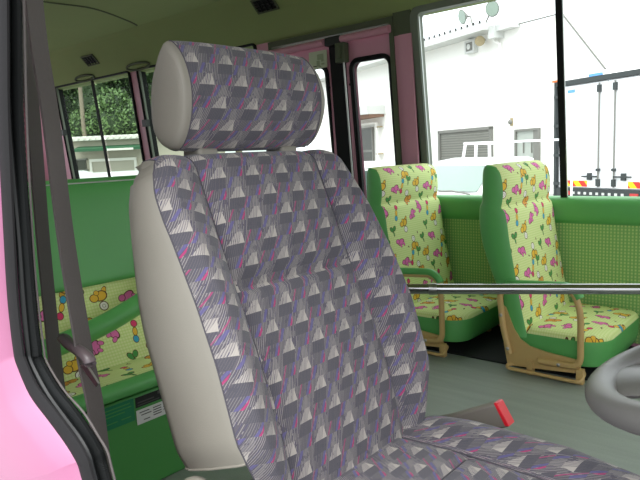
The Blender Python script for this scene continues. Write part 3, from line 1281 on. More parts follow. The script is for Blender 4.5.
# seat base, hinge cover
b = MB()
b.box((-0.62, 0.50, 0.02), (-0.12, 0.88, 0.19))
b.build('seat_base', M['wheel_dk'], seat, smooth=20, bevel=0.01)
b = MB()
b.ball((-0.640, 0.468, 0.326), (0.040, 0.018, 0.030), 16)
b.build('hinge_cover', M['grey_vinyl'], seat)
# buckle on its stalk at the far side of the cushion
b = MB()
bpts = [(-0.60, 0.262), (-0.54, 0.290), (-0.465, 0.329), (-0.449, 0.334), (-0.427, 0.297), (-0.50, 0.262), (-0.58, 0.225)]
b.prism([(x, 0.962, z) for x, z in bpts], (0, 0.022, 0))
bko = b.build('belt_buckle', M['buckle'], seat, smooth=20, bevel=0.005)
b = MB()
b.prism([(-0.456, 0.961, 0.334), (-0.449, 0.961, 0.335), (-0.427, 0.961, 0.2985), (-0.4345, 0.961, 0.2965)], (0, 0.024, 0))
b.build('release_button', M['red'], bko, smooth=20, bevel=0.0015)['label'] = 'red release button'
b = MB()
b.tube([(-0.60, 0.973, 0.235), (-0.61, 0.965, 0.12), (-0.60, 0.90, 0.06)], 1.0, 10, flat=(0.016, 0.005))
b.build('buckle_stalk', M['wheel_dk'], bko)

# ------------------------------------------------------------------ steering wheel
SWC = Vector((-0.036, 0.825, 0.526))
tilt = R_(16)
SN = Vector((-math.sin(tilt), 0, math.cos(tilt)))
SX = Vector((math.cos(tilt), 0, math.sin(tilt)))
stw = thing('steering_wheel', (SWC.x, SWC.y, 0.0), 'grey steering wheel at the right edge of the picture', 'steering wheel')


def SWP(r, a, h=0.0):
    return SWC + SX * (r * math.cos(a)) + YY * (r * math.sin(a)) + SN * h


b = MB()
rr = 0.203
n = 72
rings = []
for i in range(n):
    a = 2 * PI * i / n
    e = SX * math.cos(a) + YY * math.sin(a)
    rings.append([SWC + e * (rr + 0.0185 * math.cos(2 * PI * j / 18)) + SN * (0.0165 * math.sin(2 * PI * j / 18)) for j in range(18)])
b.grid(rings, close_u=True, close_v=True)
b.build('rim', M['wheel'], stw, smooth=80)
for a0 in (PI, PI * 0.5, -PI * 0.5):
    sp_ = MB()
    rows = []
    for k in range(13):
        t = k / 12
        r = 0.200 - 0.140 * t
        hw = 0.034 + 0.040 * (1 - t) ** 3 + 0.016 * t
        h = -0.003 - 0.022 * t
        c0 = SWP(r, a0, h)
        tang = -SX * math.sin(a0) + YY * math.cos(a0)
        ring = []
        for j in range(14):
            an = 2 * PI * j / 14
            ring.append(c0 + tang * (hw * math.cos(an)) + SN * (0.0125 * math.sin(an)))
        rows.append(ring)
    sp_.grid(rows, close_u=True)
    sp_.build('spoke', M['wheel'], stw, smooth=60)
b = MB()
b.ball(SWC + SN * -0.03, (0.075, 0.075, 0.03), 24)
b.build('hub', M['wheel'], stw)
b = MB()
b.tube([SWC - SN * 0.04, SWC - SN * 0.18 + SX * .02, Vector((0.20, 0.825, 0.0))], [0.04, 0.04, 0.05], 16)
b.build('column', M['wheel_dk'], stw)

# ------------------------------------------------------------------ hand rail behind the driver
hrail = thing('hand_rail', (-0.62, 1.49, 0.0), 'polished steel hand rail running across in front of the green seats', 'rail')
A_, E_ = Vector((-0.955, 1.303, 0.415)), Vector((-0.20, 1.724, 0.415))
b = MB()
b.tube([A_, E_], 0.0132, 20)
b.build('rail_bar', M['chrome'], hrail)
for p in (A_, E_):
    b = MB()
    b.tube([p + Vector((0, 0, 0.015)), Vector((p.x, p.y, 0.0))], 0.0132, 16)
    b.build('rail_post', M['chrome'], hrail)
    b = MB()
    b.cyl((p.x, p.y, 0), (p.x, p.y, 0.012), 0.035, 20)
    b.build('post_flange', M['chrome'], hrail)
dr = (E_ - A_).normalized()
q = A_ + dr * 0.155
b = MB()
b.tube([q - dr * 0.010, q + dr * 0.010], 0.0150, 20)
b.build('rail_collar', M['bolt'], hrail)

# ------------------------------------------------------------------ child seats (local: x forward, y from aisle to wall, z up)
SWD = 0.43
# side outline of the backrest: rear edge and front edge, bottom to top (x relative to -0.904, z over the floor)
CF = [(0.094, 0.128), (0.078, 0.200), (0.060, 0.290), (0.044, 0.380), (0.030, 0.460), (0.022, 0.520), (0.014, 0.555), (0.002, 0.569), (0.004, 0.585), (0.008, 0.615), (0.006, 0.655), (-0.002, 0.688), (-0.016, 0.706), (-0.040, 0.716), (-0.062, 0.714)]
CB = [(-0.005, 0.128), (-0.015, 0.200), (-0.030, 0.280), (-0.060, 0.360), (-0.086, 0.440), (-0.096, 0.505), (-0.096, 0.550), (-0.094, 0.569), (-0.086, 0.585), (-0.085, 0.615), (-0.084, 0.645), (-0.083, 0.675), (-0.080, 0.697), (-0.073, 0.710), (-0.064, 0.714)]


def make_child_seat():
    root = thing('kindergarten_chair', (0, 0, 0), '', 'seat', 'green child seats along the windows')
    ny = 20
    CF2 = [(p.x, p.y) for p in spline([(a, b_, 0) for a, b_ in CF], 4)]
    CB2 = [(p.x, p.y) for p in spline([(a, b_, 0) for a, b_ in CB], 4)]
    acc = [0]
    for p, q_ in zip(CF2, CF2[1:]):
        acc.append(acc[-1] + math.dist(p, q_))
    P_, U_ = [], []
    for i, (x, z) in enumerate(CF2):
        row, ru = [], []
        for j in range(ny + 1):
            y = SWD * j / ny
            t = abs(2 * j / ny - 1)
            xx = x - 0.012 * t ** 6
            zz = z - 0.004 * t ** 8
            row.append((xx, y, zz))
            ru.append((y + 0.03, acc[i] + 0.045))
        P_.append(row)
        U_.append(ru)
    m_ = MB()
    m_.grid(P_, U_, flip=True)
    bk_ = m_.build('backrest', M['motif'], root, smooth=60)
    m_ = MB()
    rows = []
    for i, (x, z) in enumerate(CB2):
        L, R2 = P_[i][0], P_[i][-1]
        mid = (L[0] * 0.5 + x * 0.5, (L[2] + z) / 2)
        rows.append([L, (L[0] - 0.006, -0.006, L[2] - .001), (mid[0], -0.009, mid[1]), (x + 0.012, -0.005, z), (x, 0.010, z), (x - 0.003, SWD / 2, z), (x, SWD - 0.010, z), (x + 0.012, SWD + 0.005, z), (mid[0], SWD + 0.009, mid[1]), (R2[0] - 0.006, SWD + 0.006, R2[2] - .001), R2])
    m_.grid(rows)
    m_.ngon([rows[0][j] for j in range(len(rows[0]))])
    m_.build('back_shell', M['green'], bk_, smooth=50)['label'] = 'green vinyl side and back of the backrest'
    # cushion
    m_ = MB()
    cx0, cx1, zt = 0.055, 0.335, 0.158
    rr_ = 0.085
    ol = []
    def corner(cx, cy, r, a0):
        return [(cx + r * math.cos(R_(a0 + 90 * k / 7)), cy + r * math.sin(R_(a0 + 90 * k / 7))) for k in range(8)]
    ol += [(cx0, 0.0), (cx0 + 0.06, 0.0), (cx0 + 0.12, 0)] + corner(cx1 - rr_, rr_, rr_, -90) + corner(cx1 - 0.05, SWD - 0.05, 0.05, 0) + [(cx0 + 0.10, SWD), (cx0, SWD)]
    cen = Vector((0.18, SWD / 2))
    def rg(k, dx, z):
        out = []
        for (x, y) in ol:
            v_ = Vector((x, y)) - cen
            ln = v_.length
            out.append((cen.x + v_.x * k - (v_.x / ln) * dx, cen.y + v_.y * k - (v_.y / ln) * dx, z))
        return out
    top = [rg(0.12, 0, zt + 0.010), rg(0.45, 0, zt + 0.009), rg(0.75, 0, zt + 0.006), rg(1, 0.022, zt + 0.002), rg(1, 0.010, zt - 0.003), rg(1, 0.002, zt - 0.012), rg(1, 0.0, zt - 0.020)]
    def uvp(p): return (p[0] * 1.0 + 0.07, p[1] + 0.1)
    m_.grid(top, [[uvp(p) for p in r] for r in top], close_u=True, flip=True)
    m_.ngon(top[0], [uvp(p) for p in top[0]])
    cs = m_.build('cushion', M['motif'], root, smooth=50)
    m_ = MB()
    side = [rg(1, 0.0, zt - 0.020), rg(1, -0.002, zt - 0.035), rg(1, 0.0, zt - 0.080), rg(1, 0.006, zt - 0.104), rg(1, 0.02, zt - 0.110)]
    m_.grid(side, close_u=True, flip=True)
    m_.ngon(list(reversed(side[-1])))
    m_.build('cushion_side', M['green'], cs, smooth=50)['label'] = 'green vinyl edge of the cushion'
    # aisle-side metal frame
    m_ = MB()
    yq = -0.022
    loop = rounded([(0.030, yq, 0.063), (0.004, yq, 0.150), (-0.008, yq, 0.268), (0.014, yq, 0.298), (0.240, yq, 0.312), (0.264, yq, 0.245), (0.266, yq, 0.060), (0.130, yq, 0.056)], 0.035, 6)
    m_.tube(loop, 0.0105, 12)
    fr_ = m_.build('armrest_frame', M['beige'], root, smooth=60)
    m_ = MB()
    loop2 = rounded([(0.020, yq, 0.306), (0.04, yq, 0.311), (0.222, yq, 0.322), (0.250, yq, 0.306), (0.262, yq, 0.286)], 0.04, 6)
    m_.tube(loop2, 0.014, 12)
    m_.build('armrest_pad', M['green'], fr_, smooth=60)['label'] = 'green padded top of the armrest'
    m_ = MB()
    pl_ = [(-0.008, 0.225), (-0.002, 0.240), (0.018, 0.200), (0.045, 0.135), (0.075, 0.105), (0.110, 0.090), (0.160, 0.080), (0.262, 0.070), (0.264, 0.030), (0.150, 0.020), (-0.002, 0.010), (0.012, 0.06)]
    pl_ = [(-0.004, 0.232), (0.010, 0.222), (0.040, 0.150), (0.062, 0.118), (0.095, 0.098), (0.150, 0.088), (0.262, 0.078), (0.264, 0.036), (0.140, 0.026), (0.018, 0.018), (0.004, 0.09)]
    m_.prism([(x, -0.016, z) for x, z in pl_], (0, 0.008, 0))
    m_.build('side_plate', M['beige'], fr_, smooth=20)
    for (x, z) in ((0.000, 0.198), (0.024, 0.082), (0.198, 0.057)):
        m_ = MB()
        m_.ball((x, yq - 0.010, z), (0.0065, 0.004, 0.0065), 10)
        m_.build('bolt', M['bolt'], fr_)
    m_ = MB()
    m_.tube(rounded([(0.070, 0.02, 0.030), (0.020, yq - 0.006, 0.022), (0.026, yq - 0.012, 0.014), (0.268, yq - 0.012, 0.012), (0.272, 0.0, 0.03), (0.262, 0.02, 0.03)], 0.012, 4), 0.006, 10)
    m_.build('floor_bar', M['beige'], root)
    for x, y in ((0.098, -0.016), (0.262, -0.016), (0.098, 0.36), (0.262, 0.36)):
        m_ = MB()
        m_.box((x - 0.011, y - 0.006, 0.0), (x + 0.011, y + 0.016, 0.05))
        m_.build('leg', M['beige'], root, smooth=20, bevel=0.002)
    return root


cs1 = make_child_seat()
cs1.location = (-0.904, 2.0, 0)
cs1['label'] = 'green cartoon-print child seat in front of the sliding window bar, nearer the steering wheel'
cs2 = copy_tree(cs1)
cs2.location = (-1.405, 2.0, 0)
cs2['label'] = 'green cartoon-print child seat next to the folding door, partly behind driver backrest'

# ------------------------------------------------------------------ bench behind the driver
BU, BV = 0.135, 0.034
bench = thing('child_bench', (-1.45, 0.9, 0.0), 'wide green cartoon-print bench seat behind the driver seat, labels on its base', 'bench')
by0, by1 = 0.36, 1.36
m_ = MB()
bz = 0.236
m_.box((-1.66, by0, 0.0), (-1.250, by1, bz))
base = m_.build('bench_base', M['green_dk'], bench, smooth=20, bevel=0.006)
# cushion : rolled green front, printed top
m_ = MB()
cl = [(-1.262, 0.240), (-1.243, 0.243), (-1.236, 0.255), (-1.238, 0.267), (-1.248, 0.276), (-1.262, 0.278)]
cl = [(p.x, p.y) for p in spline([(a, b_, 0) for a, b_ in cl], 4)]
yb = [by0 + (by1 - by0) * k / 16 for k in range(17)]
m_.grid([[(a, y, z) for a, z in cl] for y in yb])
m_.build('front_roll', M['green'], bench, smooth=60)
m_ = MB()
ct = [(-1.262, 0.278), (-1.290, 0.277), (-1.34, 0.270), (-1.40, 0.260), (-1.43, 0.258)]
P_ = [[(a, y, z) for a, z in ct] for y in yb]
U_ = [[(y, -a) for a, z in ct] for y in yb]
m_.grid(P_, U_)
m_.build('cushion', M['motif'], bench, smooth=60)
# backrest
m_ = MB()
bf = [(-1.400, 0.22), (-1.450, 0.30), (-1.500, 0.38), (-1.520, 0.43), (-1.530, 0.455)]
P_ = [[(a, y, z) for a, z in bf] for y in yb]
acc = [0]
for p, q_ in zip(bf, bf[1:]):
    acc.append(acc[-1] + math.dist(p, q_))
U_ = [[(y + BU, acc[i] + BV) for i in range(len(bf))] for y in yb]
m_.grid(P_, U_)
bkk = m_.build('backrest', M['motif'], bench, smooth=60)
m_ = MB()
bt = [(-1.530, 0.455), (-1.524, 0.462), (-1.530, 0.50), (-1.548, 0.60), (-1.566, 0.69), (-1.580, 0.725), (-1.605, 0.738), (-1.635, 0.735), (-1.66, 0.715), (-1.67, 0.60), (-1.66, 0.30), (-1.65, 0.2)]
bt = [(p.x, p.y) for p in spline([(a, b_, 0) for a, b_ in bt], 3)]
m_.grid([[(a, y, z) for a, z in bt] for y in yb])
m_.build('back_shell', M['green'], bkk, smooth=60)['label'] = 'plain green vinyl top and back of the bench backrest'
m_ = MB()
m_.tube([(-1.5795, y, 0.7275) for y in yb], 0.0018, 6)
m_.build('yellow_piping', M['label_white'], bkk)
bb = MB()
pth = spline([(-1.42, 0.36, 0.345), (-1.42, 0.55, 0.345), (-1.42, 0.66, 0.352), (-1.42, 0.80, 0.378), (-1.42, 0.94, 0.424), (-1.42, 1.10, 0.49), (-1.46, 1.25, 0.55), (-1.53, 1.30, 0.58)], 6)
bb.tube(pth, 0.026, 14)
bb.build('padded_bar', M['green'], bench)['label'] = 'plain green padded bar'
# labels on the base front
xf = -1.2495
def sticker(name, pts, mat, d=0.001):
    s_ = MB()
    s_.prism([(xf, y, z) for y, z in pts], (d, 0, 0))
    return s_.build(name, mat, base, smooth=0)
sticker('label_sticker', [(0.661, 0.178), (0.745, 0.178), (0.745, 0.232), (0.661, 0.232)], M['label_green'])['label'] = 'teal green label'
sticker('label_sticker', [(0.750, 0.205), (0.822, 0.205), (0.822, 0.230), (0.750, 0.230)], M['label_black'])['label'] = 'black label'
sticker('label_sticker', [(0.750, 0.163), (0.885, 0.163), (0.885, 0.198), (0.750, 0.198)], M['label_white'])['label'] = 'white printed label'
m_ = MB()
for (y0, z0, y1) in ((0.758, .190, .785), (0.762, .183, .790), (0.795, .190, .818), (0.795, .184, .818), (0.795, .178, .818), (0.795, .172, .818), (0.824, .190, .838), (0.824, .183, .852), (0.824, .176, .862), (0.768, .170, .785)):
    m_.box((xf + 0.001, y0, z0), (xf + 0.0016, y1, z0 + 0.0022))
m_.build('label_print', M['label_ink'], base, smooth=0)
m_ = MB()
for (y0, z0, y1) in ((0.668, .222, .735), (0.668, .214, .738), (0.668, .206, .72), (0.672, .190, .70), (0.710, .190, .735)):
    m_.box((xf + 0.001, y0, z0), (xf + 0.0016, y1, z0 + 0.0022))
m_.build('label_print', M['green_dk'], base, smooth=0)
m_ = MB()
m_.box((xf + 0.001, 0.755, 0.215), (xf + 0.0016, 0.800, 0.2175))
m_.box((xf + 0.001, 0.755, 0.209), (xf + 0.0016, 0.815, 0.2105))
m_.box((xf + 0.001, 0.811, 0.221), (xf + 0.0016, 0.819, 0.228))
m_.build('label_print', M['label_ink'], base, smooth=0)

# ------------------------------------------------------------------ outside
GZ = -1.2
g = MB()
g.box((-60, -30, GZ - 0.1), (40, 60, GZ))
struct(g.build('ground', M['asphalt'], smooth=0))
AV = Vector((0.9058, -0.4237, 0))
NV = Vector((-0.4237, -0.9058, 0))


def site(o_):
    o_ = Vector((o_[0], o_[1], 0))
    def T(p):
        return o_ + AV * p[0] + NV * p[1] + Vector((0, 0, p[2]))
    return T


FT = site((-14.63, 27.41))


def poly(mb, T, pts, c0, c1, mi=0, uvf=None):
    """polygon in the facade plane (a, z), from depth c0 to c1"""
    A = [T((a, c0, z)) for a, z in pts]
    off = T((0, c1, 0)) - T((0, c0, 0))
    mb.prism(A, off, mi, uvf)


def rect(mb, T, a0, z0, a1, z1, c0, c1, mi=0):
    poly(mb, T, [(a0, z0), (a1, z0), (a1, z1), (a0, z1)], c0, c1, mi)


wh = thing('warehouse', FT((0, 0, GZ)), 'long white warehouse with grey roller shutter beyond the parked vehicles', 'building')
m_ = MB()
poly(m_, FT, [(-18, GZ), (2.95, GZ), (2.95, 5.8), (-18, 5.8)], -7, 0)
m_.build('wall', M['wall_white'], wh, smooth=20)
m_ = MB()
poly(m_, FT, [(2.95, GZ), (9.4, GZ), (9.4, 2.35), (8.53, 3.35), (6.56, 5.62), (2.95, 5.72)], -7, 0.05)
m_.build('gable_wall', M['wall_white'], wh, smooth=20)
m_ = MB()
poly(m_, FT, [(-18.2, 5.82), (2.92, 5.72), (2.92, 6.05), (-18.2, 6.2)], -7, 0.9)
m_.build('roof', M['roof_grey'], wh, smooth=20)
for k in range(34):
    m_ = MB()
    a = 2.7 - k * 0.42
    rect(m_, FT, a - 0.05, 6.02 + k * 0.004, a + 0.05, 6.12 + k * 0.004, 0.9, 0.93)
    m_.build('roof_edge_bracket', M['black'], wh, smooth=0)
m_ = MB()
m_.tube([FT((6.5, 0.1, 5.66)), FT((8.55, 0.1, 3.32))], 0.035, 8)
m_.tube([FT((2.95, 0.1, 5.76)), FT((6.5, 0.1, 5.66))], 0.03, 8)
m_.build('verge', M['grey_trim'], wh)
m_ = MB()
rect(m_, FT, 2.85, 5.35, 3.25, 5.85, 0.05, 0.6)
rect(m_, FT, 3.25, 5.60, 4.2, 5.85, 0.05, 0.5)
m_.build('gutter_box', M['roof_grey'], wh, smooth=20)
m_ = MB()
m_.tube(rounded([FT((2.75, 0.3, 5.6)), FT((2.78, 0.2, 5.25)), FT((3.1, 0.15, 5.15)), FT((3.1, 0.15, GZ))], 0.12), 0.06, 10)
m_.build('downpipe', M['wall_white'], wh)
m_ = MB()
rect(m_, FT, -1.46, GZ, 2.32, 1.54, 0.0, 0.06)
sf = m_.build('roller_shutter', M['shutter'], wh, smooth=0)
m_ = MB()
for k in range(22):
    z = 1.46 - k * 0.12
    rect(m_, FT, -1.42, z, 2.28, z + 0.05, 0.06, 0.10)
m_.build('slat', M['grey_trim'], sf, smooth=0)
m_ = MB()
rect(m_, FT, -1.62, GZ, -1.46, 1.66, 0.0, 0.16)
rect(m_, FT, 2.32, GZ, 2.44, 1.66, 0.0, 0.16)
rect(m_, FT, -1.62, 1.54, 2.44, 1.68, 0.0, 0.16)
m_.build('shutter_frame', M['grey_trim'], sf, smooth=20)


def wh_window(a0, z0, a1, z1, mat, bars):
    m_ = MB()
    rect(m_, FT, a0, z0, a1, z1, 0.04, 0.08)
    wn_ = m_.build('window', mat, wh, smooth=0)
    m_ = MB()
    t_ = 0.09
    rect(m_, FT, a0 - t_, z0 - t_, a1 + t_, z0, 0.04, 0.16)
    rect(m_, FT, a0 - t_, z1, a1 + t_, z1 + t_, 0.04, 0.16)
    rect(m_, FT, a0 - t_, z0, a0, z1, 0.04, 0.16)
    rect(m_, FT, a1, z0, a1 + t_, z1, 0.04, 0.16)
    for (b0, y0, b1, y1) in bars:
        rect(m_, FT, b0, y0, b1, y1, 0.08, 0.13)
    m_.build('window_frame', M['grey_trim'], wn_, smooth=0)


wh_window(4.05, 0.20, 5.30, 1.36, M['pale_win'], [(5.05, 0.2, 5.3, 1.36), (4.45, 0.95, 4.95, 0.99), (4.45, 0.45, 4.49, 0.97), (4.92, 0.45, 4.96, 0.97)])
wh_window(-11.4, 0.25, -8.5, 2.2, M['dark_win'], [(-11.4, 0.78, -8.5, 0.92), (-11.4, 0.25, -11.2, 2.2)])
m_ = MB()
poly(m_, FT, [(-11.9, 3.05), (-7.0, 2.95), (-7.0, 3.45), (-11.9, 3.35)], 0.0, 1.2)
cn = m_.build('canopy', M['roof_grey'], wh, smooth=20)
m_ = MB()
rect(m_, FT, -10.3, 2.80, -7.2, 2.97, 0.0, 1.0)
m_.build('soffit', M['rust'], cn, smooth=20)
m_ = MB()
m_.tube(rounded([FT((-11.6, 0.2, 2.52)), FT((-7.75, 0.2, 2.50)), FT((-7.6, 0.2, GZ))], 0.12), 0.08, 10)
m_.build('drain_pipe', M['wall_white'], wh)
for z in (2.2, 0.62):
    m_ = MB()
    rect(m_, FT, -7.85, z, -7.3, z + 0.07, 0.05, 0.25)
    m_.build('pipe_clip', M['horn'], wh, smooth=0)

vb = thing('wall_vent', FT((1.1, 0, 5.2)), 'square white louvred vent under the warehouse eaves', 'vent')
m_ = MB()
rect(m_, FT, 0.78, 5.05, 1.45, 5.62, 0.0, 0.25)
m_.build('housing', M['roof_grey'], vb, smooth=20)
m_ = MB()
rect(m_, FT, 0.90, 5.15, 1.33, 5.52, 0.25, 0.27)
m_.build('grille', M['grey_trim'], vb, smooth=0)
m_ = MB()
m_.cyl(FT((1.12, 0.27, 5.33)), FT((1.12, 0.31, 5.33)), 0.12, 16)
m_.build('fan_hub', M['roof_grey'], vb)
hn = thing('horn_speaker', FT((2.1, 0.3, 5.35)), 'beige horn speaker beside the vent under the warehouse eaves', 'speaker')
m_ = MB()
m_.tube([FT((1.9, 0.2, 5.45)), FT((2.0, 0.35, 5.42)), FT((2.25, 0.55, 5.38))], [0.07, 0.11, 0.22], 16)
m_.build('horn', M['horn'], hn)
m_ = MB()
m_.cyl(FT((1.9, 0.0, 5.5)), FT((1.92, 0.25, 5.45)), 0.06, 10)
m_.build('bracket', M['grey_trim'], hn)
for (a, z, lab) in ((1.42, 6.55, 'round floodlight on the warehouse roof edge, above the square vent'), (3.45, 6.45, 'tilted round floodlight on the warehouse roof at the gutter box')):
    fl_ = thing('floodlight', FT((a, 0.8, z - 0.4)), lab, 'floodlight', 'roof floodlights')
    m_ = MB()
    cc = FT((a, 0.85, z))
    ax = (NV + AV * (-0.15 if a < 2 else 0.3) + Vector((0, 0, -0.25))).normalized()
    m_.tube([cc - ax * 0.22, cc - ax * 0.05, cc], [0.12, 0.26, 0.33], 20)
    m_.build('reflector', M['grey_trim'], fl_)
    m_ = MB()
    m_.cyl(cc, cc + ax * 0.03, 0.29, 20)
    m_.build('lens', M['lamp_glass'], fl_)
    m_ = MB()
    s_ = 0.6 if a < 2 else -0.6
    m_.tube([cc - ax * 0.2, cc - ax * 0.22 + AV * s_ * 0.5 + Vector((0, 0, -0.1)), FT((a + s_, 0.75, z - 0.50))], 0.035, 8)
    m_.build('bracket', M['grey_trim'], fl_)
wlp = thing('wall_lamp', FT((3.78, 0.1, 1.7)), 'tiny dark round lamp on the white wall left of the small window', 'lamp')
m_ = MB()
m_.ball(FT((3.72, 0.16, 1.78)), 0.10, 12)
m_.build('shade', M['grey_trim'], wlp)
m_ = MB()
rect(m_, FT, 3.66, 1.62, 3.78, 1.95, 0.05, 0.12)
m_.build('mount', M['horn'], wlp, smooth=20)

# box truck seen from behind
TT = site((-4.81, 13.44))
tk = thing('box_truck', TT((1.1, -3, GZ)), 'white box truck parked rear end on with closed cargo doors', 'truck')
m_ = MB()
rect(m_, TT, -0.16, -0.22, 2.26, 2.02, -6.0, -0.06)
m_.build('cargo_box', M['truck_white'], tk, smooth=20)
for (a0, a1, nm) in ((-0.02, 1.185, 'cargo_door'), (1.195, 2.16, 'cargo_door')):
    m_ = MB()
    rect(m_, TT, a0, -0.14, a1, 1.94, -0.06, 0.0)
    dd_ = m_.build(nm, M['truck_white'], tk, smooth=20, bevel=0.01)
    ar = 1.015 if a0 < 1 else 1.385
    m_ = MB()
    m_.cyl(TT((ar, 0.03, -0.12)), TT((ar, 0.03, 1.92)), 0.017, 10)
    m_.build('lock_rod', M['grey_trim'], dd_)
    for z in (-0.10, 0.20, 1.74):
        m_ = MB()
        rect(m_, TT, ar - 0.035, z, ar + 0.035, z + (0.14 if z != 0.20 else 0.05), 0.0, 0.06)
        m_.build('rod_guide', M['truck_dark'], dd_, smooth=20)
    m_ = MB()
    s_ = -1 if a0 < 1 else 1
    rect(m_, TT, min(ar, ar + s_ * 0.40), 0.075, max(ar, ar + s_ * 0.40), 0.105, 0.02, 0.05)
    rect(m_, TT, ar + s_ * 0.22 - 0.05, 0.02, ar + s_ * 0.22 + 0.05, 0.16, 0.0, 0.04)
    m_.build('lock_handle', M['truck_dark'], dd_, smooth=20)
    m_ = MB()
    h0, h1 = (0.10, 0.72) if a0 < 1 else (1.70, 2.14)
    org = TT((h0, 0, -0.06))
    def uvh(p, org=org): return ((p - org).dot(AV) * 1.0, (p - org).z * 0.9)
    poly(m_, TT, [(h0, -0.12), (h1, -0.12), (h1, 0.0), (h0, 0.0)], 0.0, 0.012, uvf=uvh)
    m_.build('reflective_strip', M['hazard'], dd_, smooth=0)['label'] = 'red and yellow striped reflective strip'
m_ = MB()
rect(m_, TT, 0.20, 1.80, 0.38, 1.86, 0.0, 0.012)
m_.build('sticker', M['blue'], tk, smooth=0)['label'] = 'small blue sticker'
m_ = MB()
rect(m_, TT, -0.16, -0.34, -0.10, 2.02, -0.06, 0.03)
rect(m_, TT, 2.20, -0.34, 2.26, 2.02, -0.06, 0.03)
rect(m_, TT, -0.16, 1.96, 2.26, 2.06, -0.06, 0.03)
m_.build('rear_frame', M['truck_dark'], tk, smooth=20)
m_ = MB()
rect(m_, TT, -0.16, -0.40, 2.26, -0.16, -0.10, 0.02)
m_.build('rear_sill', M['truck_dark'], tk, smooth=20)
for z in (1.72, 1.12, 0.50, -0.10):
    m_ = MB()
    rect(m_, TT, -0.15, z, 0.02, z + 0.06, 0.03, 0.05)
    m_.build('hinge', M['truck_dark'], tk, smooth=20)
for a in (-0.12, 2.18):
    m_ = MB()
    rect(m_, TT, a - 0.09, 2.06, a + 0.10, 2.10, -0.04, 0.04)
    m_.build('marker_lamp', M['orange'], tk, smooth=20)
m_ = MB()
rect(m_, TT, 0.75, 2.06, 1.05, 2.11, -0.02, 0.03)
m_.build('roof_lamp', M['blue'], tk, smooth=20)
for a in (0.12, 1.76):
    m_ = MB()
    rect(m_, TT, a, -0.30, a + 0.18, -0.22, 0.02, 0.04)
    m_.build('tail_lamp', M['red_lens'], tk, smooth=20)
for k in range(9):
    m_ = MB()
    rect(m_, TT, 0.36 + k * 0.15, -0.28, 0.42 + k * 0.15, -0.23, 0.02, 0.03)
    m_.build('tie_ring', M['roof_grey'], tk, smooth=20)
m_ = MB()
rect(m_, TT, 0.3, -0.70, 0.5, -0.40, -7.5, -0.3)
rect(m_, TT, 1.6, -0.70, 1.8, -0.40, -7.5, -0.3)
rect(m_, TT, -0.05, -0.8, 2.15, 1.0, -7.9, -6.2)
m_.build('chassis', M['truck_dark'], tk, smooth=20)
for a in (0.05, 2.05):
    for cdp in (-1.6, -6.9):
        m_ = MB()
        m_.cyl(TT((a - 0.13, cdp, GZ + 0.42)), TT((a + 0.13, cdp, GZ + 0.42)), 0.42, 24)
        m_.build('wheel', M['tyre'], tk)


# small cab-over pickup with a ladder guard
KT = site((-3.60, 6.24))
kp = thing('pickup_truck', KT((0, -1.5, GZ)), 'small white pickup truck with a white ladder guard behind its cab', 'truck')
m_ = MB()
# side outline of the cab: (c, z), front at c=0
cab = [(0.10, -0.80), (0.16, -0.20), (0.14, 0.22), (0.02, 0.28), (-0.28, 0.585), (-0.40, 0.625), (-0.70, 0.655), (-0.78, 0.63), (-0.80, 0.30), (-0.82, -0.80)]
P_ = []
hwid = [0.72, 0.73, 0.735, 0.72, 0.67, 0.65, 0.65, 0.655, 0.71, 0.73]
n_ = len(cab)
for k in range(13):
    t = -1 + 2 * k / 12
    tt = math.copysign(1 - (1 - abs(t)) ** 1.0, t)
    P_.append([KT((hwid[i] * tt, c_ - 0.05 * tt ** 4 * (1 if i < 6 else 0), z_)) for i, (c_, z_) in enumerate(cab)])
m_.grid(P_, close_u=True)
m_.ngon(list(P_[0]))
m_.ngon(list(reversed(P_[-1])))
m_.build('cab', M['car_white'], kp, smooth=35)
m_ = MB()
def wsp(t, s_):
    c_, z_ = 0.0 + (-0.255) * s_ + 0.012, 0.30 + 0.265 * s_
    return KT(((0.665 - 0.045 * s_) * t, c_ - 0.05 * t ** 4, z_ + 0.012))
rows = [[wsp(-0.95 + 1.9 * k / 12, s_) for k in range(13)] for s_ in (0, 0.33, 0.66, 1.0)]
m_.grid(rows)
m_.build('windscreen', M['car_glass'], kp)
m_ = MB()
m_.tube([KT((0.62, 0.05, 0.29)), KT((0.30, 0.045, 0.315)), KT((0.05, 0.04, 0.30))], 0.010, 8)
m_.tube([KT((0.02, 0.05, 0.29)), KT((-0.30, 0.045, 0.315)), KT((-0.55, 0.02, 0.30))], 0.010, 8)
m_.build('wiper', M['grey_trim'], kp)
for sg in (-1, 1):
    m_ = MB()
    m_.prism([KT((sg * (0.735 if z_ < .3 else 0.675), c_, z_)) for c_, z_ in ((-0.12, 0.28), (-0.34, 0.54), (-0.68, 0.56), (-0.70, 0.26))], AV * sg * 0.012)
    m_.build('side_window', M['car_glass_dk'], kp, smooth=0)
    m_ = MB()
    m_.ball(KT((sg * 0.86, 0.0, 0.30)), (0.07, 0.05, 0.11), 12)
    m_.tube([KT((sg * 0.70, 0.0, 0.22)), KT((sg * 0.84, 0.0, 0.26))], 0.014, 8)
    m_.build('side_mirror', M['grey_trim'], kp)
    m_ = MB()
    m_.ball(KT((sg * 0.55, 0.12, -0.32)), (0.11, 0.08, 0.09), 14)
    m_.build('headlight', M['lamp_glass'], kp)
m_ = MB()
for (a0, a1) in ((-0.22, -0.165), (0.02, 0.035), (0.27, 0.265)):
    m_.tube([KT((a0, -0.50, 0.625)), KT((a1, -0.50, 0.825))], 0.018, 8)
m_.tube([KT((-0.185, -0.50, 0.825)), KT((0.46, -0.50, 0.812))], 0.016, 8)
m_.tube([KT((-0.175, -0.50, 0.825)), KT((-0.175, -2.2, 0.825))], 0.014, 8)
m_.tube([KT((-0.175, -2.2, 0.825)), KT((-0.175, -2.2, -0.2))], 0.014, 8)
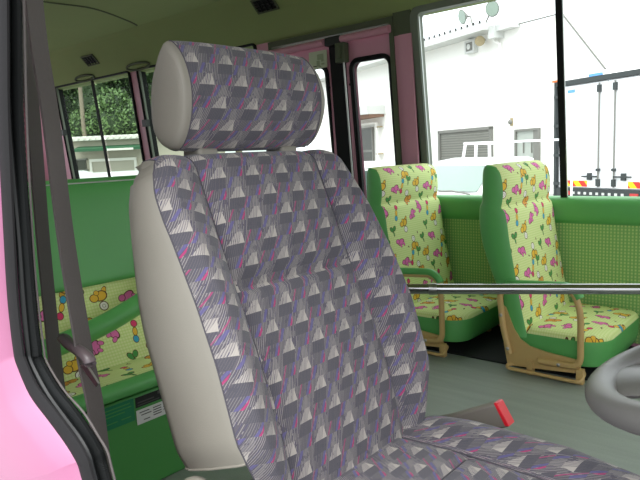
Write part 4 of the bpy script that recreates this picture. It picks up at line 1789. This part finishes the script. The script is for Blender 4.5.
m_.build('ladder_guard', M['car_white'], kp)
m_ = MB()
rect(m_, KT, -0.72, -0.55, 0.72, -0.20, -3.0, -0.86)
m_.build('cargo_bed', M['car_white'], kp, smooth=20)
for sg in (-0.62, 0.62):
    for cdp in (-0.45, -2.4):
        m_ = MB()
        m_.cyl(KT((sg - 0.08, cdp, GZ + 0.28)), KT((sg + 0.08, cdp, GZ + 0.28)), 0.28, 22)
        m_.build('wheel', M['tyre'], kp)


# parked white cars
def make_car():
    root = thing('parked_car', (0, 0, 0), '', 'car', 'parked white cars')
    prof = [(-2.0, 0.30), (-2.05, 0.75), (-1.95, 1.05), (-1.75, 1.55), (-1.5, 1.64), (0.35, 1.66), (0.6, 1.60), (1.25, 1.05), (1.95, 0.90), (2.08, 0.62), (2.05, 0.30)]
    hw_ = [0.78, 0.80, 0.80, 0.70, 0.66, 0.66, 0.68, 0.78, 0.78, 0.77, 0.76]
    P_ = []
    for k in range(9):
        t = -1 + 2 * k / 8
        P_.append([(x * (1 - 0.03 * t ** 4), hw_[i] * t, z) for i, (x, z) in enumerate(prof)])
    m_ = MB()
    m_.grid(P_, close_u=True, flip=True)
    m_.ngon(list(reversed(P_[0])))
    m_.ngon(list(P_[-1]))
    m_.build('body', M['car_white'], root, smooth=40)
    for sg in (-1, 1):
        for pts in (((-1.68, 1.12), (-1.58, 1.50), (-0.70, 1.54), (-0.70, 1.10)), ((-0.62, 1.10), (-0.62, 1.54), (0.38, 1.54), (0.95, 1.10))):
            m_ = MB()
            m_.prism([(x, sg * (0.785 - (z - 1.05) * 0.19), z) for x, z in pts], (0, sg * 0.01, 0))
            m_.build('side_window', M['car_glass_dk'], root, smooth=0)
        for x in (-1.25, 1.3):
            m_ = MB()
            m_.cyl((x, sg * 0.62, 0.31), (x, sg * 0.82, 0.31), 0.31, 22)
            m_.build('wheel', M['tyre'], root)
    m_ = MB()
    m_.ngon([(0.66, -0.60, 1.575), (0.66, 0.60, 1.575), (1.26, 0.70, 1.09), (1.26, -0.70, 1.09)])
    m_.build('windscreen', M['car_glass'], root, smooth=0)
    m_ = MB()
    m_.ngon([(-1.99, 0.66, 1.12), (-1.80, 0.58, 1.52), (-1.80, -0.58, 1.52), (-1.99, -0.66, 1.12)])
    m_.build('rear_window', M['car_glass_dk'], root, smooth=0)
    return root


car0 = make_car()
spots = [((-16.6, 8.3), R_(41), 'white car parked before the beige garage, left of the window bar'),
         ((-11.0, 7.6), R_(41), 'white car parked before the beige garage, right of the window bar'),
         ((-6.4, 8.2), R_(60), 'white car glimpsed through the folding door glass')]
for k, ((x, y), rz, lab) in enumerate(spots):
    cc_ = car0 if k == 0 else copy_tree(car0)
    cc_.location = (x, y, GZ)
    cc_.rotation_euler = (0, 0, rz)
    cc_['label'] = lab
    cc_.scale = (1.1, 1.1, 1.1)

# beige garage
GA = Vector((0.757, 0.652, 0)).normalized()
GN = Vector((0.652, -0.757, 0)).normalized()
G0 = Vector((-21.3, 12.4, 0))


def GT(p):
    return G0 + GA * p[0] + GN * p[1] + Vector((0, 0, p[2]))


ga = thing('garage', GT((0, -2, GZ)), 'low beige garage with green awning and scalloped white roof edge', 'building')
m_ = MB()
rect(m_, GT, -4.2, GZ, 4.2, 1.66, -2.2, 0)
m_.build('wall', M['garage'], ga, smooth=20)
m_ = MB()
rect(m_, GT, -4.4, 1.66, 4.4, 1.72, -2.4, 0.25)
rfm = m_.build('roof', M['tile_white'], ga, smooth=20)
m_ = MB()
for k in range(41):
    a = -4.3 + k * 0.215
    m_.cyl(GT((a, 0.30, 1.74)), GT((a, -2.4, 1.84)), 0.078, 10)
m_.build('roof_ridge', M['tile_white'], rfm)
m_ = MB()
m_.prism([GT((-0.9, 0.0, 1.34)), GT((-0.9, 0.55, 1.30)), GT((-0.9, 0.55, 1.36)), GT((-0.9, 0.0, 1.46))], GA * 2.75)
aw = m_.build('awning', M['awning'], ga, smooth=20)
m_ = MB()
rect(m_, GT, -1.1, 1.26, 1.95, 1.31, 0.53, 0.60)
m_.build('front_rail', M['awning'], aw, smooth=20)
m_ = MB()
rect(m_, GT, 0.35, 1.255, 1.3, 1.33, 0.60, 0.615)
m_.build('canvas_patch', M['tile_white'], aw, smooth=0)
m_ = MB()
rect(m_, GT, -1.35, 0.60, -0.68, 0.98, 0, 0.05)
wn_ = m_.build('window', M['dark_win'], ga, smooth=0)
m_ = MB()
rect(m_, GT, -1.40, 0.96, -0.62, 1.02, 0, 0.09)
rect(m_, GT, -1.40, 0.56, -0.62, 0.61, 0, 0.09)
rect(m_, GT, -1.04, 0.60, -1.00, 0.98, 0, 0.08)
m_.build('window_frame', M['grey_trim'], wn_, smooth=0)
m_ = MB()
rect(m_, GT, -0.45, GZ, 1.15, 0.92, 0, 0.06)
sd_ = m_.build('roller_door', M['garage_door'], ga, smooth=0)
m_ = MB()
rect(m_, GT, -0.52, 0.88, 1.22, 0.98, 0, 0.12)
rect(m_, GT, -0.52, GZ, -0.44, 0.9, 0, 0.12)
rect(m_, GT, 1.14, GZ, 1.22, 0.9, 0, 0.12)
m_.build('door_frame', M['tile_white'], sd_, smooth=0)

# trees behind the garage
random.seed(7)


def tree(loc, h, blobs, mats, label, nleaf=8000):
    root = thing('broadleaf_tree', (loc[0], loc[1], GZ), label, 'tree', 'trees behind the garage')
    m_ = MB()
    m_.tube([(loc[0], loc[1], GZ), (loc[0] + 0.1, loc[1], GZ + h * 0.3), (loc[0], loc[1] + 0.1, GZ + h * 0.6)], [0.22, 0.17, 0.10], 10)
    m_.build('trunk', M['bark'], root)
    m_ = MB()
    for (bx, by, bz_, r) in blobs:
        c_ = Vector((loc[0] + bx, loc[1] + by, bz_))
        k0 = len(m_.v)
        m_.ball(c_, (r * 0.72, r * 0.72, r * 0.66), 10, mi=0)
        for i in range(nleaf // len(blobs)):
            d_ = Vector((random.gauss(0, 1), random.gauss(0, 1), random.gauss(0, 1))).normalized()
            lump = 0.78 + 0.30 * noise.noise(d_ * 2.3 + c_)
            p = c_ + d_ * r * (lump + random.uniform(-0.10, 0.14))
            a = Vector((random.gauss(0, 1), random.gauss(0, 1), random.gauss(0, 1))).normalized()
            b_ = a.orthogonal().normalized()
            s_ = random.uniform(0.035, 0.085)
            m_.ngon([p + a * s_, p + b_ * s_ * 0.6, p - a * s_, p - b_ * s_ * 0.6], mi=(1 if random.random() < mats else 0))
    m_.build('crown', [M['leaf'], M['leaf2']], root, smooth=0)


tree((-26.6, 12.6), 6, [(0, 0, 3.2, 1.6), (-1.0, -.6, 4.6, 1.5), (0.8, .7, 4.8, 1.6), (0, 0, 6.0, 1.6), (-.9, -.8, 2.4, 1.3)], 0.15, 'dark green tree at the rear end of the window view')
tree((-24.9, 14.4), 6, [(0, 0, 3.4, 1.5), (-.8, -.6, 4.8, 1.5), (.9, .7, 5.2, 1.6), (0, 0, 6.6, 1.5), (.6, .4, 2.4, 1.3)], 0.2, 'dark green tree behind the window bar')
tree((-22.9, 14.0), 4, [(0, 0, 2.35, 1.25), (-.9, -.75, 2.1, 1.0), (0.8, .7, 2.5, 1.2), (0.0, 0, 3.0, 0.9)], 0.8, 'pale fresh green bushy tree just behind the garage roof')
tree((-22.6, 16.6), 6, [(0, 0, 3.4, 1.6), (-.9, -.7, 4.9, 1.5), (.9, .8, 4.6, 1.6), (0, 0, 6.4, 1.6)], 0.25, 'green tree at the pink window pillar')
tree((-20.6, 18.4), 6, [(0, 0, 3.0, 1.6), (-.8, -.7, 4.6, 1.5), (.8, .8, 4.6, 1.6), (0, 0, 6.2, 1.6)], 0.3, 'green tree beside the headrest, right of the pink pillar')
tree((-28.6, 10.4), 6, [(0, 0, 3.2, 1.7), (-1, -.6, 4.8, 1.6), (.8, .6, 4.8, 1.6), (0, 0, 6.2, 1.6)], 0.2, 'dark green tree hidden partly by the belt straps')
tree((-30.5, 16.5), 8, [(0, 0, 4.0, 2.4), (-2, -1.6, 5.0, 2.3), (2.2, 1.8, 5.2, 2.3), (4.2, 3.4, 5.2, 2.3), (1, 0.8, 7.4, 2.4), (4.0, 3.2, 7.8, 2.4)], 0.1, 'tall dark tree mass farthest back behind the other trees', 14000)
pl_ = thing('utility_pole', (-23.2, 12.75, GZ), 'pale bare pole standing behind the garage roof', 'pole')
m_ = MB()
m_.tube([(-23.2, 12.75, GZ), (-23.2, 12.75, 2.0), (-23.28, 12.80, 4.4)], [0.10, 0.085, 0.075], 12)
m_.build('shaft', M['bark'], pl_)
